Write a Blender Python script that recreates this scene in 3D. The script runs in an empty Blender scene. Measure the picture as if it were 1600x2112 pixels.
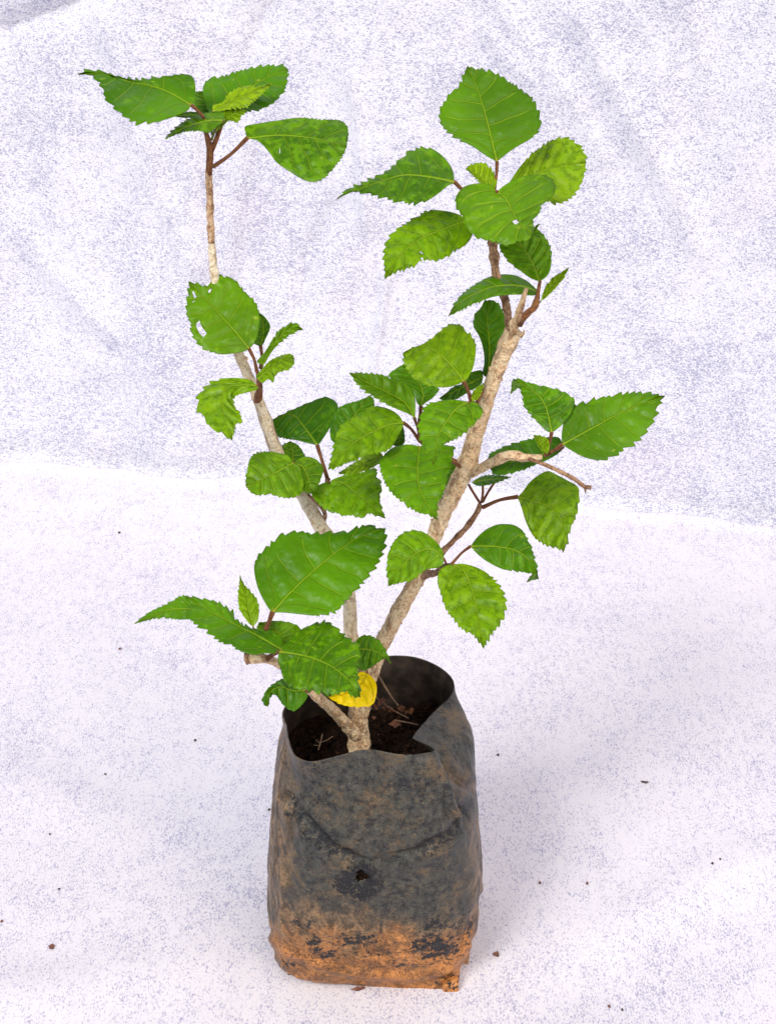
import bpy, bmesh, math, random
from mathutils import Vector, Matrix, noise
R = math.radians
random.seed(7)
scene = bpy.context.scene
C = scene.collection

# ------------------------------------------------------------------ camera
PITCH = 28.0
CAMP = Vector((0.0076, -0.613, 0.613))
cam_d = bpy.data.cameras.new("camera"); cam = bpy.data.objects.new("camera", cam_d); C.objects.link(cam)
cam.location = CAMP; cam.rotation_euler = (R(90 - PITCH), 0, 0)
cam_d.sensor_fit = 'HORIZONTAL'; cam_d.sensor_width = 36; cam_d.lens = 67.5
cam_d.clip_start = 0.01; cam_d.clip_end = 100
scene.camera = cam
scene.render.resolution_x = 775; scene.render.resolution_y = 1024

# ------------------------------------------------------------------ world, sun, exposure
SUN_EL, SUN_AZ = 44.0, -38.0          # from the upper left, slightly in front
world = bpy.data.worlds.new("World"); scene.world = world; world.use_nodes = True
wn = world.node_tree.nodes; wl = world.node_tree.links
sky = wn.new('ShaderNodeTexSky'); sky.sky_type = 'NISHITA'; sky.sun_disc = False
sky.sun_elevation = R(SUN_EL); sky.sun_rotation = R(180 + SUN_AZ)
sky.air_density = 1.0; sky.dust_density = 4.0; sky.ozone_density = 0.6
bg = wn['Background']; wl.new(sky.outputs[0], bg.inputs[0]); bg.inputs[1].default_value = 0.08
sd = bpy.data.lights.new("sun", 'SUN'); sd.energy = 1.5; sd.angle = R(22); sd.color = (1.0, 0.95, 0.88)
so = bpy.data.objects.new("sun", sd); C.objects.link(so)
az = R(SUN_AZ)
sdir = Vector((math.sin(az) * math.cos(R(SUN_EL)), -math.cos(az) * math.cos(R(SUN_EL)), math.sin(R(SUN_EL))))
so.rotation_euler = (-sdir).to_track_quat('-Z', 'Y').to_euler(); so.location = sdir * 3
scene.view_settings.view_transform = 'Standard'; scene.view_settings.look = 'None'
scene.view_settings.gamma = 1; scene.view_settings.exposure = 0.85

# ------------------------------------------------------------------ geometry helpers
FPX = 3000.0
AX = Vector((0, math.cos(R(PITCH)), -math.sin(R(PITCH))))
UP = Vector((0, math.sin(R(PITCH)), math.cos(R(PITCH))))
RT = Vector((1, 0, 0))
def ray(px, py): return AX + RT * ((px - 800) / FPX) + UP * ((1056 - py) / FPX)
def PY(px, py, Y):
    r = ray(px, py); return CAMP + r * ((Y - CAMP.y) / r.y)
def PD(px, py, D): return CAMP + ray(px, py) * D
def PF(px, py, z=0.0):
    r = ray(px, py); return CAMP + r * ((z - CAMP.z) / r.z)
def proj(p):
    v = p - CAMP; d = v.dot(AX)
    return 800 + FPX * v.dot(RT) / d, 1056 - FPX * v.dot(UP) / d
def depth(p): return (p - CAMP).dot(AX)
FR = {'A': (140, 100, .375), 'B': (680, 110, .35), 'C': (360, 540, .265), 'D': (660, 480, .2935),
      'E': (900, 540, .3125), 'F': (760, 960, .3), 'G': (260, 1060, .3625), 'H': (560, 1300, .2875), 'P': (0, 0, 1)}
def fr(f, pts):
    x, y, s = FR[f]; return [(x + a * s, y + b * s) for a, b in pts]

def cat(p0, p1, p2, p3, t):
    return 0.5 * ((2 * p1) + (p2 - p0) * t + (2 * p0 - 5 * p1 + 4 * p2 - p3) * t * t + (3 * p1 - p0 - 3 * p2 + p3) * t ** 3)
def spline(pts, n, tension=None):
    """open Catmull-Rom, resampled to n points evenly by arc length"""
    P = [Vector(p) for p in pts]
    if len(P) == 2: return [P[0].lerp(P[1], i / (n - 1)) for i in range(n)]
    E = [P[0] * 2 - P[1]] + P + [P[-1] * 2 - P[-2]]
    fine = []
    for i in range(len(P) - 1):
        for k in range(24): fine.append(cat(E[i], E[i + 1], E[i + 2], E[i + 3], k / 24))
    fine.append(P[-1])
    L = [0]
    for a, b in zip(fine, fine[1:]): L.append(L[-1] + (b - a).length)
    out = []; j = 0
    for i in range(n):
        s = L[-1] * i / (n - 1)
        while j < len(L) - 2 and L[j + 1] < s: j += 1
        d = L[j + 1] - L[j]
        out.append(fine[j].lerp(fine[j + 1], (s - L[j]) / d if d > 1e-12 else 0))
    return out
def sstep(a, b, x):
    t = max(0, min(1, (x - a) / (b - a))); return t * t * (3 - 2 * t)
def segdist(x, y, pts):
    best = 1e9; bt = 0
    for i in range(len(pts) - 1):
        ax, ay = pts[i]; bx, by = pts[i + 1]
        dx, dy = bx - ax, by - ay
        t = max(0, min(1, ((x - ax) * dx + (y - ay) * dy) / (dx * dx + dy * dy)))
        d = math.hypot(x - ax - t * dx, y - ay - t * dy)
        if d < best: best = d; bt = (i + t) / (len(pts) - 1)
    return best, bt
def inpoly(x, y, P):
    c = False; n = len(P)
    for i in range(n):
        x1, y1 = P[i]; x2, y2 = P[i - 1]
        if (y1 > y) != (y2 > y) and x < (x2 - x1) * (y - y1) / (y2 - y1) + x1: c = not c
    return c

def link(name, me, parent=None, mats=(), smooth=True, loc=None):
    o = bpy.data.objects.new(name, me); C.objects.link(o)
    if parent: o.parent = parent
    for m in mats: me.materials.append(m)
    if smooth:
        for p in me.polygons: p.use_smooth = True
    if loc is not None: o.location = loc
    return o
def tag(o, label=None, cat_=None, group=None, kind=None):
    if label: o['label'] = label
    if cat_: o['category'] = cat_
    if group: o['group'] = group
    if kind: o['kind'] = kind
    return o
def nz(p, s, seed=0): return noise.noise(Vector(p) * s + Vector((seed * 7.3, seed * 3.1, seed)))

# ------------------------------------------------------------------ material helpers
class NT:
    def __init__(s, name):
        s.m = bpy.data.materials.new(name); s.m.use_nodes = True; s.t = s.m.node_tree
        s.n = s.t.nodes; s.l = s.t.links; s.b = s.n['Principled BSDF']; s.out = s.n['Material Output']
    def node(s, typ, **kw):
        n = s.n.new(typ)
        for k, v in kw.items(): setattr(n, k, v)
        return n
    def put(s, sock, v):
        if isinstance(v, bpy.types.NodeSocket): s.l.new(v, sock)
        elif v is not None: sock.default_value = v
    def math(s, op, a, b=None, c=None, clamp=False):
        n = s.node('ShaderNodeMath', operation=op, use_clamp=clamp)
        s.put(n.inputs[0], a)
        if b is not None: s.put(n.inputs[1], b)
        if c is not None: s.put(n.inputs[2], c)
        return n.outputs[0]
    def mr(s, v, a, b, c=0.0, d=1.0, smooth=True):
        n = s.node('ShaderNodeMapRange'); n.interpolation_type = 'SMOOTHSTEP' if smooth else 'LINEAR'
        s.put(n.inputs[0], v); s.put(n.inputs[1], a); s.put(n.inputs[2], b); s.put(n.inputs[3], c); s.put(n.inputs[4], d)
        return n.outputs[0]
    def mix(s, f, a, b, mode='MIX'):
        n = s.node('ShaderNodeMix', data_type='RGBA', blend_type=mode)
        s.put(n.inputs[0], f)
        s.put(n.inputs[6], a if isinstance(a, bpy.types.NodeSocket) else (*a, 1))
        s.put(n.inputs[7], b if isinstance(b, bpy.types.NodeSocket) else (*b, 1))
        return n.outputs[2]
    def noise(s, vec, scale, detail=3, rough=.55, dist=0, stretch=None):
        if stretch:
            m = s.node('ShaderNodeMapping'); s.l.new(vec, m.inputs[0]); m.inputs['Scale'].default_value = stretch; vec = m.outputs[0]
        n = s.node('ShaderNodeTexNoise'); s.l.new(vec, n.inputs['Vector'])
        n.inputs['Scale'].default_value = scale; n.inputs['Detail'].default_value = detail
        n.inputs['Roughness'].default_value = rough; n.inputs['Distortion'].default_value = dist
        return n.outputs[0]
    def vor(s, vec, scale, feature='F1'):
        n = s.node('ShaderNodeTexVoronoi', feature=feature); s.l.new(vec, n.inputs['Vector']); n.inputs['Scale'].default_value = scale
        return n.outputs[0]
    def bump(s, h, strength, dist, prev=None):
        n = s.node('ShaderNodeBump'); n.inputs['Strength'].default_value = strength; n.inputs['Distance'].default_value = dist
        s.l.new(h, n.inputs['Height'])
        if prev is not None: s.l.new(prev, n.inputs['Normal'])
        return n.outputs[0]
    def obj(s): return s.node('ShaderNodeTexCoord').outputs['Object']

def simple_mat(name, c1, c2, rough=.8, sc=300):
    m = NT(name); P = m.obj(); m.l.new(m.mix(m.mr(m.noise(P, sc, 4), .35, .65), c1, c2), m.b.inputs['Base Color']); m.b.inputs['Roughness'].default_value = rough
    return m.m
def leaf_mat(name, under=False):
    m = NT(name)
    uv = m.node('ShaderNodeUVMap', uv_map='vein'); sx = m.node('ShaderNodeSeparateXYZ'); m.l.new(uv.outputs[0], sx.inputs[0])
    t, sv = sx.outputs[0], sx.outputs[1]                     # t along the midrib, s across (-1..1)
    uv2 = m.node('ShaderNodeUVMap', uv_map='size'); s2 = m.node('ShaderNodeSeparateXYZ'); m.l.new(uv2.outputs[0], s2.inputs[0])
    length, dist = s2.outputs[0], s2.outputs[1]              # leaf length mm, distance to midrib mm
    a = m.math('ABSOLUTE', sv)
    inf = m.node('ShaderNodeObjectInfo'); ic = m.node('ShaderNodeSeparateColor'); m.l.new(inf.outputs['Color'], ic.inputs[0])
    rnd = inf.outputs['Random']
    co = m.obj(); ad = m.node('ShaderNodeVectorMath', operation='ADD'); m.l.new(co, ad.inputs[0])
    cb = m.node('ShaderNodeCombineXYZ'); m.l.new(rnd, cb.inputs[0]); m.l.new(m.math('MULTIPLY', rnd, 3.7), cb.inputs[1]); m.l.new(cb.outputs[0], ad.inputs[1])
    P = ad.outputs[0]
    # midrib
    w = m.mr(t, 0, 1, .75, .22, False)
    mid = m.mr(m.math('DIVIDE', dist, w), .35, 1.0, 1, 0)
    # palmate side veins running from the base
    wob = m.math('MULTIPLY', m.math('SUBTRACT', m.noise(P, 90, 1), .5), .05)
    tt = m.math('ADD', t, wob)
    d1 = m.math('ABSOLUTE', m.math('SUBTRACT', tt, m.math('MULTIPLY', m.math('POWER', a, 1.25), .40)))
    v1 = m.math('MULTIPLY', m.mr(m.math('MULTIPLY', d1, length), .12, .62, 1, 0), m.mr(a, .75, .95, 1, 0))
    # pinnate veins; alternate on both sides
    side = m.math('MULTIPLY', m.math('SIGN', sv), .035)
    ph = m.math('SUBTRACT', m.math('ADD', tt, side), m.math('MULTIPLY', a, .13))
    f = m.math('ABSOLUTE', m.math('SUBTRACT', m.math('FRACT', m.math('MULTIPLY', ph, 6.3)), .5))
    d2 = m.math('MULTIPLY', m.math('DIVIDE', f, 6.3), length)
    gate = m.math('MULTIPLY', m.mr(m.math('SUBTRACT', tt, m.math('MULTIPLY', a, .42)), .03, .12), m.mr(a, .70, .92, 1, 0))
    v2 = m.math('MULTIPLY', m.mr(d2, .10, .50, 1, 0), gate)
    # fine net
    net = m.mr(m.vor(P, 420, 'DISTANCE_TO_EDGE'), 0, .09, 1, 0)
    fine = m.math('MULTIPLY', net, .22)
    vein = m.math('MAXIMUM', mid, m.math('MAXIMUM', m.math('MULTIPLY', v1, .75), m.math('MULTIPLY', v2, .55)), clamp=True)
    # base colours
    n1 = m.noise(P, 130, 6, .74, .4); n2 = m.noise(P, 330, 4, .7); n3 = m.noise(P, 16, 2)
    dark = m.mix(m.mr(n3, .35, .65), (.034, .135, .0), (.100, .285, .0))
    mott = m.math('ADD', n1, m.math('MULTIPLY', m.math('SUBTRACT', n2, .5), .6))
    mott = m.math('ADD', mott, m.math('MULTIPLY', m.math('SUBTRACT', a, .5), .08))
    mott = m.math('ADD', mott, m.math('SUBTRACT', m.math('MULTIPLY', m.mr(f, 0, .4), .10), .05))
    lite = m.mix(m.mr(ic.outputs[1], 0, 1), (.155, .38, .0002), (.36, .52, .0004))
    thr = m.mr(ic.outputs[0], 0, 1, .66, .38, False)
    fac = m.mr(m.math('SUBTRACT', mott, thr), -.03, .07)
    col = m.mix(m.math('MULTIPLY', fac, .58), dark, lite)
    col = m.mix(ic.outputs[1], col, m.mix(n1, (.20, .40, .001), (.42, .60, .002)))      # young leaves
    col = m.mix(m.math('MULTIPLY', m.mr(n2, .48, .38), m.mr(ic.outputs[0], .05, .5, .0, .42)), col, (.014, .070, .0001))
    col = m.mix(fine, col, (.10, .33, .002))
    col = m.mix(m.math('MULTIPLY', vein, .8), col, (.30, .50, .012))
    basef = m.mr(t, 0, .05, .9, 0)
    col = m.mix(m.math('MULTIPLY', basef, m.mr(a, .0, .9, 1, 0)), col, (.55, .38, .05))
    spots = m.mr(m.noise(P, 330, 1), .74, .80)
    col = m.mix(m.math('MULTIPLY', spots, .55), col, (.42, .50, .05))
    col = m.mix(m.mr(m.math('SUBTRACT', m.noise(P, 120, 3, .6), m.mr(m.math('SUBTRACT', a, .9), 0, .12, 0, .12)), .70, .66, 0, 0), col, (.5, .45, .1))
    yl = m.mix(n2, (1.0, .66, .0), (1.0, .80, .0))
    col = m.mix(ic.outputs[2], col, yl)
    if under: col = m.mix(.55, col, (.16, .30, .09))
    m.l.new(col, m.b.inputs['Base Color'])
    m.b.inputs['Roughness'].default_value = .5 if not under else .65
    if not under:
        m.l.new(m.mr(n2, .3, .7, .30, .48), m.b.inputs['Roughness'])
    m.b.inputs['Specular IOR Level'].default_value = .24
    # raised veins pull the blade down between them
    h = m.math('ADD', m.math('MULTIPLY', vein, -1.0), m.math('MULTIPLY', m.mr(f, 0, .5), m.math('MULTIPLY', gate, .7)))
    h = m.math('ADD', h, m.math('MULTIPLY', m.vor(P, 260, 'SMOOTH_F1'), .9))
    h = m.math('ADD', h, m.math('MULTIPLY', m.noise(P, 70, 2), 1.6))
    m.l.new(m.bump(h, .9, .0010), m.b.inputs['Normal'])
    tr = m.node('ShaderNodeBsdfTranslucent'); m.l.new(m.mix(.5, col, (.25, .55, .003), 'MIX') , tr.inputs[0])
    ms = m.node('ShaderNodeMixShader'); ms.inputs[0].default_value = .28
    m.l.new(m.b.outputs[0], ms.inputs[1]); m.l.new(tr.outputs[0], ms.inputs[2]); m.l.new(ms.outputs[0], m.out.inputs[0])
    return m.m
M_LEAF = leaf_mat('leaf_upper'); M_UNDER = leaf_mat('leaf_under', True)

def bark_mat(name, c1, c2, c3, spots=.6):
    m = NT(name); P = m.obj()
    at = m.node('ShaderNodeAttribute', attribute_name='along'); ax = m.node('ShaderNodeSeparateXYZ'); m.l.new(at.outputs['Vector'], ax.inputs[0])
    V = at.outputs['Vector']
    n1 = m.noise(P, 140, 4, .6); n2 = m.noise(P, 600, 3, .7); n3 = m.noise(V, 1, 4, .65, .4, (1.2, 260, 1))
    fib = m.noise(V, 1, 3, .6, .3, (2.6, 90, 1))
    col = m.mix(m.mr(n1, .35, .65), c1, c2)
    col = m.mix(m.math('MULTIPLY', m.mr(fib, .50, .60), .6), col, c3)
    col = m.mix(m.math('MULTIPLY', m.mr(n2, .53, .60), spots), col, c3)
    col = m.mix(m.math('MULTIPLY', m.mr(n2, .44, .36), .55), col, tuple(min(.8, x * 1.35) for x in c1))
    m.l.new(col, m.b.inputs['Base Color']); m.b.inputs['Roughness'].default_value = .78
    h = m.math('ADD', m.math('ADD', m.math('MULTIPLY', n2, 1.3), n1), m.math('MULTIPLY', fib, .9))
    m.l.new(m.bump(h, 1.0, .0014), m.b.inputs['Normal'])
    return m.m
M_BARK = bark_mat('bark_tan', (.88, .68, .43), (.74, .51, .29), (.22, .095, .035), .5)
M_PALE = bark_mat('bark_pale', (.90, .80, .60), (.82, .68, .46), (.34, .19, .085), .5)
M_BROWN = bark_mat('bark_brown', (.44, .27, .15), (.26, .13, .065), (.08, .03, .013), .6)
M_MID = bark_mat('bark_mid', (.66, .46, .29), (.42, .24, .12), (.14, .06, .025), .7)
M_RED = bark_mat('shoot_red', (.25, .105, .032), (.20, .068, .020), (.07, .015, .008), .3)
M_GREENP = bark_mat('shoot_green', (.16, .24, .03), (.20, .16, .04), (.10, .10, .02), .2)
M_WOOD = bark_mat('split_wood', (.68, .50, .30), (.55, .36, .19), (.25, .12, .05), .3)

# ------------------------------------------------------------------ tube builder
def tube(name, pts, radii, mat, parent, sides=18, rough=.06, step=.0016, seed=0, nodes=(), cap=True, label=None, flat=1.0):
    """pts 3-D, radii in metres; knobbly bark is displaced into the mesh"""
    n = 0
    P = [Vector(p) for p in pts]
    L = sum((b - a).length for a, b in zip(P, P[1:]))
    n = max(6, int(L / step))
    S = spline(P, n)
    # radii follow cumulative length of control points
    cl = [0]
    for a, b in zip(P, P[1:]): cl.append(cl[-1] + (b - a).length)
    org = S[0].copy()
    verts, faces, att = [], [], []
    up = Vector((0, 0, 1)); prev = None
    for i, p in enumerate(S):
        t = (S[min(i + 1, n - 1)] - S[max(i - 1, 0)]).normalized()
        if prev is None:
            x = t.cross(Vector((0, 1, 0)));
            if x.length < .1: x = t.cross(Vector((1, 0, 0)))
        else: x = prev - t * prev.dot(t)
        x.normalize(); prev = x; y = t.cross(x)
        s = cl[-1] * i / (n - 1); j = 0
        while j < len(cl) - 2 and cl[j + 1] < s: j += 1
        r = radii[j] + (radii[j + 1] - radii[j]) * (s - cl[j]) / max(1e-9, cl[j + 1] - cl[j])
        for nd, amp, w in nodes:
            r *= 1 + amp * math.exp(-((i / (n - 1) - nd) * L / w) ** 2)
        for k in range(sides):
            a = 2 * math.pi * k / sides
            d = x * math.cos(a) + y * math.sin(a) * flat
            q = p + d * r
            bmp = 1 + rough * (1.3 * nz(q, 230, seed) + 1.1 * max(0, nz(q, 620, seed + 3)) + .7 * nz(q, 1100, seed))
            q = p + d * r * bmp
            verts.append(q - org); att.append((k / sides * 2 if k <= sides / 2 else (1 - k / sides) * 2, s, 0))
        if i:
            for k in range(sides):
                a0 = (i - 1) * sides + k; a1 = (i - 1) * sides + (k + 1) % sides
                faces.append((a0, a1, a1 + sides, a0 + sides))
    if cap:
        for base, sgn in ((0, -1), ((n - 1) * sides, 1)):
            c = len(verts); pc = (S[0] if sgn < 0 else S[-1]) - org
            tt = (S[1] - S[0]).normalized() * -1 if sgn < 0 else (S[-1] - S[-2]).normalized()
            verts.append(pc + tt * radii[0 if sgn < 0 else -1] * .35); att.append((0, 0, 0))
            for k in range(sides):
                f = (base + k, base + (k + 1) % sides, c)
                faces.append(f if sgn > 0 else f[::-1])
    me = bpy.data.meshes.new(name); me.from_pydata([tuple(v) for v in verts], [], faces)
    aa = me.attributes.new('along', 'FLOAT_VECTOR', 'POINT')
    for i, v in enumerate(att): aa.data[i].vector = v
    o = link(name, me, parent, [mat], loc=org)
    if label: o['label'] = label
    return o
def px_tube(name, f, pts, Ys, ws, mat, parent, **kw):
    """pixel polyline with a world distance and a width in photo pixels for each point"""
    q = fr(f, pts); sc = FR[f][2]
    P = [PY(a, b, Y) for (a, b), Y in zip(q, Ys)]
    rad = [w * depth(p) / FPX / 2 for w, p in zip(ws, P)]
    return tube(name, P, rad, mat, parent, **kw)

# ------------------------------------------------------------------ the plant
plant = bpy.data.objects.new('hibiscus_plant', None); C.objects.link(plant)
PBASE = PY(740, 1575, .02); plant.location = PBASE
tag(plant, 'young green hibiscus plant with bare tan stems growing out of the dirty black bag', 'plant')
PINV = Matrix.Translation(-PBASE)

_link = link
def link(name, me, parent=None, mats=(), smooth=True, loc=None):
    if parent is plant and loc is not None: loc = Vector(loc) - PBASE
    return _link(name, me, parent, mats, smooth, loc)

# stem distances from the camera side (world Y)
trunk = px_tube('main_stem', 'P', [(741, 1600), (741, 1540), (739, 1490), (737, 1440), (732, 1400)], [.02, .02, .021, .022, .024], [46, 42, 38, 36, 30], M_BARK, plant, rough=.10, seed=1, sides=28, step=.0009,
                nodes=[(.35, .14, .006)])
lst = [(737, 1450), (730, 1395), (723, 1310), (719, 1230), (700, 1150), (664, 1092), (640, 1048), (614, 1003), (590, 965), (566, 920), (548, 868), (531, 820), (511, 772), (492, 730), (472, 680), (455, 630), (444, 585)]
lw = [34, 31, 29, 28, 29, 29, 29, 28, 27, 27, 24, 22, 21, 21, 20, 19, 18]
lY = [.022 + .0022 * i for i in range(len(lst))]
px_tube('left_stem', 'P', lst, lY, lw, M_PALE, plant, rough=.05, seed=2, sides=26, step=.0011, nodes=[(.70, .18, .004), (.15, .1, .004), (.42, .12, .003)])
px_tube('left_stem', 'P', [(447, 600), (441, 560), (437, 510), (434, 460), (433, 410), (430, 365), (431, 338)], [.057, .058, .059, .06, .061, .062, .062], [18, 17, 14, 13.5, 13, 12, 12], M_PALE, plant,
        rough=.14, seed=3, step=.0008, nodes=[(.15, .15, .0015), (.32, .2, .0012), (.5, .18, .0012), (.66, .16, .001), (.85, .22, .0012)])
px_tube('left_stem', 'P', [(437, 500), (434, 462), (433, 410), (430, 352)], [.0585, .0597, .0607, .0617], [14.2, 14.2, 13.8, 13.5], M_MID, plant, rough=.16, seed=4, step=.0008,
        nodes=[(.2, .2, .0012), (.5, .2, .0014), (.8, .2, .001)])
px_tube('green_shoot', 'A', [(775, 690), (778, 640), (782, 560), (770, 500), (757, 455)], [.0617, .061, .060, .058, .056], [14, 14, 15, 12, 8], M_RED, plant, rough=.05, seed=5)
px_tube('green_shoot', 'A', [(788, 560), (815, 500), (838, 440), (856, 395)], [.060, .060, .062, .064], [12, 10, 8, 6], M_RED, plant, rough=.05, seed=6)
rst = [(741, 1475), (758, 1405), (778, 1348), (806, 1292), (838, 1232), (868, 1180), (892, 1115), (915, 1055), (940, 1005), (962, 960), (975, 915), (990, 865), (1006, 815), (1024, 765), (1042, 720), (1060, 682)]
rw = [36, 36, 33, 32, 31, 30, 32, 34, 36, 38, 36, 34, 31, 31, 33, 38]
rY = [.022 - .0012 * i for i in range(len(rst))]
px_tube('right_stem', 'P', rst, rY, rw, M_BARK, plant, rough=.10, seed=8, sides=28, step=.0009,
        nodes=[(.30, .14, .004), (.60, .16, .004), (.70, .14, .003), (.97, .16, .003)])
px_tube('right_stem', 'P', [(1054, 690), (1047, 650), (1038, 605), (1023, 565), (1018, 525), (1014, 485), (1017, 440), (1020, 395)], [.003, .004, .006, .008, .01, .012, .012, .012], [20, 17, 16, 16, 18, 16, 12, 8],
        M_BROWN, plant, rough=.18, seed=9, step=.0008, nodes=[(.3, .2, .0015), (.55, .22, .0015), (.65, .2, .001)])
px_tube('broken_stub', 'E', [(505, 470), (530, 390), (545, 330), (568, 260), (592, 175)], [0, -.001, -.002, -.003, -.004], [16, 15, 14, 12, 8], M_WOOD, plant, rough=.16, seed=11, step=.0006, flat=.8, label='snapped pale stub with bare split wood')
px_tube('broken_stub', 'E', [(545, 400), (556, 345), (578, 270)], [-.003, -.004, -.005], [10, 9, 4], M_BROWN, plant, rough=.2, seed=12, step=.0007)
px_tube('broken_stub', 'E', [(500, 455), (490, 400), (520, 362)], [-.003, -.005, -.006], [9, 6, 2], M_WOOD, plant, rough=.2, seed=13, step=.0007)
px_tube('broken_stub', 'E', [(555, 490), (572, 470), (580, 448)], [-.004, -.005, -.006], [9, 6, 2], M_WOOD, plant, rough=.2, seed=14, step=.0007)
px_tube('shoot', 'E', [(550, 410), (575, 370), (605, 330), (645, 300), (662, 245), (672, 190), (683, 125)], [-.001, -.003, -.004, -.004, -.003, -.002, 0], [14, 12, 12, 13, 11, 8, 6], M_RED, plant, rough=.14, seed=15,
        nodes=[(.35, .2, .002), (.55, .2, .0012)])
px_tube('branch', 'E', [(215, 1385), (280, 1365), (370, 1322), (440, 1290), (500, 1278), (570, 1292), (640, 1292), (692, 1288)], [.01, .006, .0, -.003, -.004, -.004, -.003, -.002], [26, 21, 20, 19, 21, 17, 14, 12],
        M_BARK, plant, rough=.14, seed=16, step=.0008, nodes=[(.55, .16, .002), (.75, .12, .002)])
px_tube('dead_twig', 'E', [(610, 1300), (660, 1318), (740, 1348), (800, 1378), (870, 1412), (930, 1448), (975, 1482), (1018, 1490)], [-.006, -.008, -.01, -.012, -.015, -.017, -.018, -.018], [9, 8, 9, 9, 9, 8, 8, 9],
        M_BROWN, plant, rough=.22, seed=17, step=.0008, label='thin bare brown twig with a dried tip')
px_tube('dead_twig', 'E', [(972, 1478), (982, 1500), (983, 1522)], [-.018, -.018, -.018], [7, 5, 3], M_BROWN, plant, rough=.2, seed=18)
px_tube('branch', 'F', [(500, 605), (530, 570), (575, 525), (640, 462), (705, 385), (745, 320), (768, 270)], [.013, .018, .022, .026, .03, .033, .034], [13, 12, 11, 12, 11, 10, 12], M_BROWN, plant, rough=.2, seed=19,
        nodes=[(.45, .2, .002), (.7, .22, .0015)])
px_tube('branch', 'F', [(375, 760), (420, 745), (465, 738), (505, 700), (540, 680)], [.016, .006, -.002, -.006, -.008], [18, 15, 13, 9, 7], M_BROWN, plant, rough=.16, seed=20)
px_tube('branch', 'G', [(1320, 1270), (1270, 1220), (1215, 1160), (1150, 1095), (1080, 1035), (1000, 960), (930, 895), (860, 848), (800, 828), (745, 822), (700, 826)], [.019, .014, .008, .002, -.004, -.01, -.015, -.018, -.02, -.021, -.022],
        [27, 26, 24, 22, 21, 19, 18, 17, 17, 18, 21], M_BARK, plant, rough=.13, seed=21, sides=24, step=.0009, nodes=[(.06, .14, .004), (.96, .25, .003)])
px_tube('branch', 'G', [(705, 840), (688, 820), (682, 792)], [-.022, -.022, -.022], [19, 14, 9], M_BROWN, plant, rough=.2, seed=22)
px_tube('shoot', 'G', [(800, 825), (830, 805), (860, 790), (890, 780)], [-.021, -.022, -.024, -.026], [12, 9, 8, 7], M_RED, plant, rough=.1, seed=23)
px_tube('shoot', 'C', [(1150, 2110), (1158, 2030), (1170, 1960), (1120, 1890), (1075, 1845), (1035, 1805)], [.035, .035, .034, .032, .03, .03], [12, 9, 9, 7, 7, 6], M_BROWN, plant, rough=.1, seed=24)
px_tube('shoot', 'C', [(1168, 1965), (1160, 1880), (1165, 1780), (1195, 1690)], [.034, .036, .034, .030], [8, 8, 8, 10], M_RED, plant, rough=.12, seed=25)
px_tube('shoot', 'C', [(640, 1090), (655, 1035), (663, 970), (650, 900), (645, 850)], [.046, .041, .036, .034, .033], [16, 17, 12, 9, 7], M_RED, plant, rough=.1, seed=26)
px_tube('shoot', 'D', [(1010, 1230), (1045, 1215), (1075, 1190)], [.002, -.006, -.009], [12, 11, 9], M_RED, plant, rough=.1, seed=27)
px_tube('shoot', 'D', [(990, 1640), (900, 1580), (800, 1530), (720, 1480), (700, 1440), (695, 1340), (705, 1270)], [.008, .014, .016, .014, .012, .012, .016], [12, 9, 8, 8, 7, 7, 7], M_RED, plant, rough=.1, seed=28)
# small leaf scars and nodules sitting proud on the stems
def nodules(pts, Ys, ws, n, seed, mat, parent):
    rg = random.Random(seed); bm = bmesh.new()
    P = [PY(a, b, Y) for (a, b), Y in zip(pts, Ys)]; S = spline(P, 400)
    org = S[0].copy()
    for _ in range(n):
        i = rg.randrange(6, 394); p = S[i]; r = ws[min(len(ws) - 1, int(i / 400 * (len(ws) - 1)))] * depth(p) / FPX / 2
        t = (S[i + 1] - S[i - 1]).normalized(); x = t.cross(AX).normalized(); y = -t.cross(x)
        if y.dot(AX) > 0: y = -y
        a = rg.uniform(-.15, math.pi + .15); d = x * math.cos(a) + y * math.sin(a)
        q = p + d * r * .98; s = rg.uniform(.00035, .0008)
        r_ = bmesh.ops.create_icosphere(bm, subdivisions=1, radius=s, matrix=Matrix.Translation(q - org))
        for v in r_['verts']:
            v.co += t * (v.co - (q - org)).dot(t) * .6 + d * (v.co - (q - org)).dot(d) * rg.uniform(-.3, .5)
    me = bpy.data.meshes.new('bark_nodules'); bm.to_mesh(me); bm.free()
    o = link('bark_nodules', me, parent, [mat], loc=org); o['kind'] = 'stuff'
nodules(rst, rY, rw, 190, 5, M_BARK, plant)
nodules(lst, lY, lw, 70, 6, M_BARK, plant)

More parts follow.
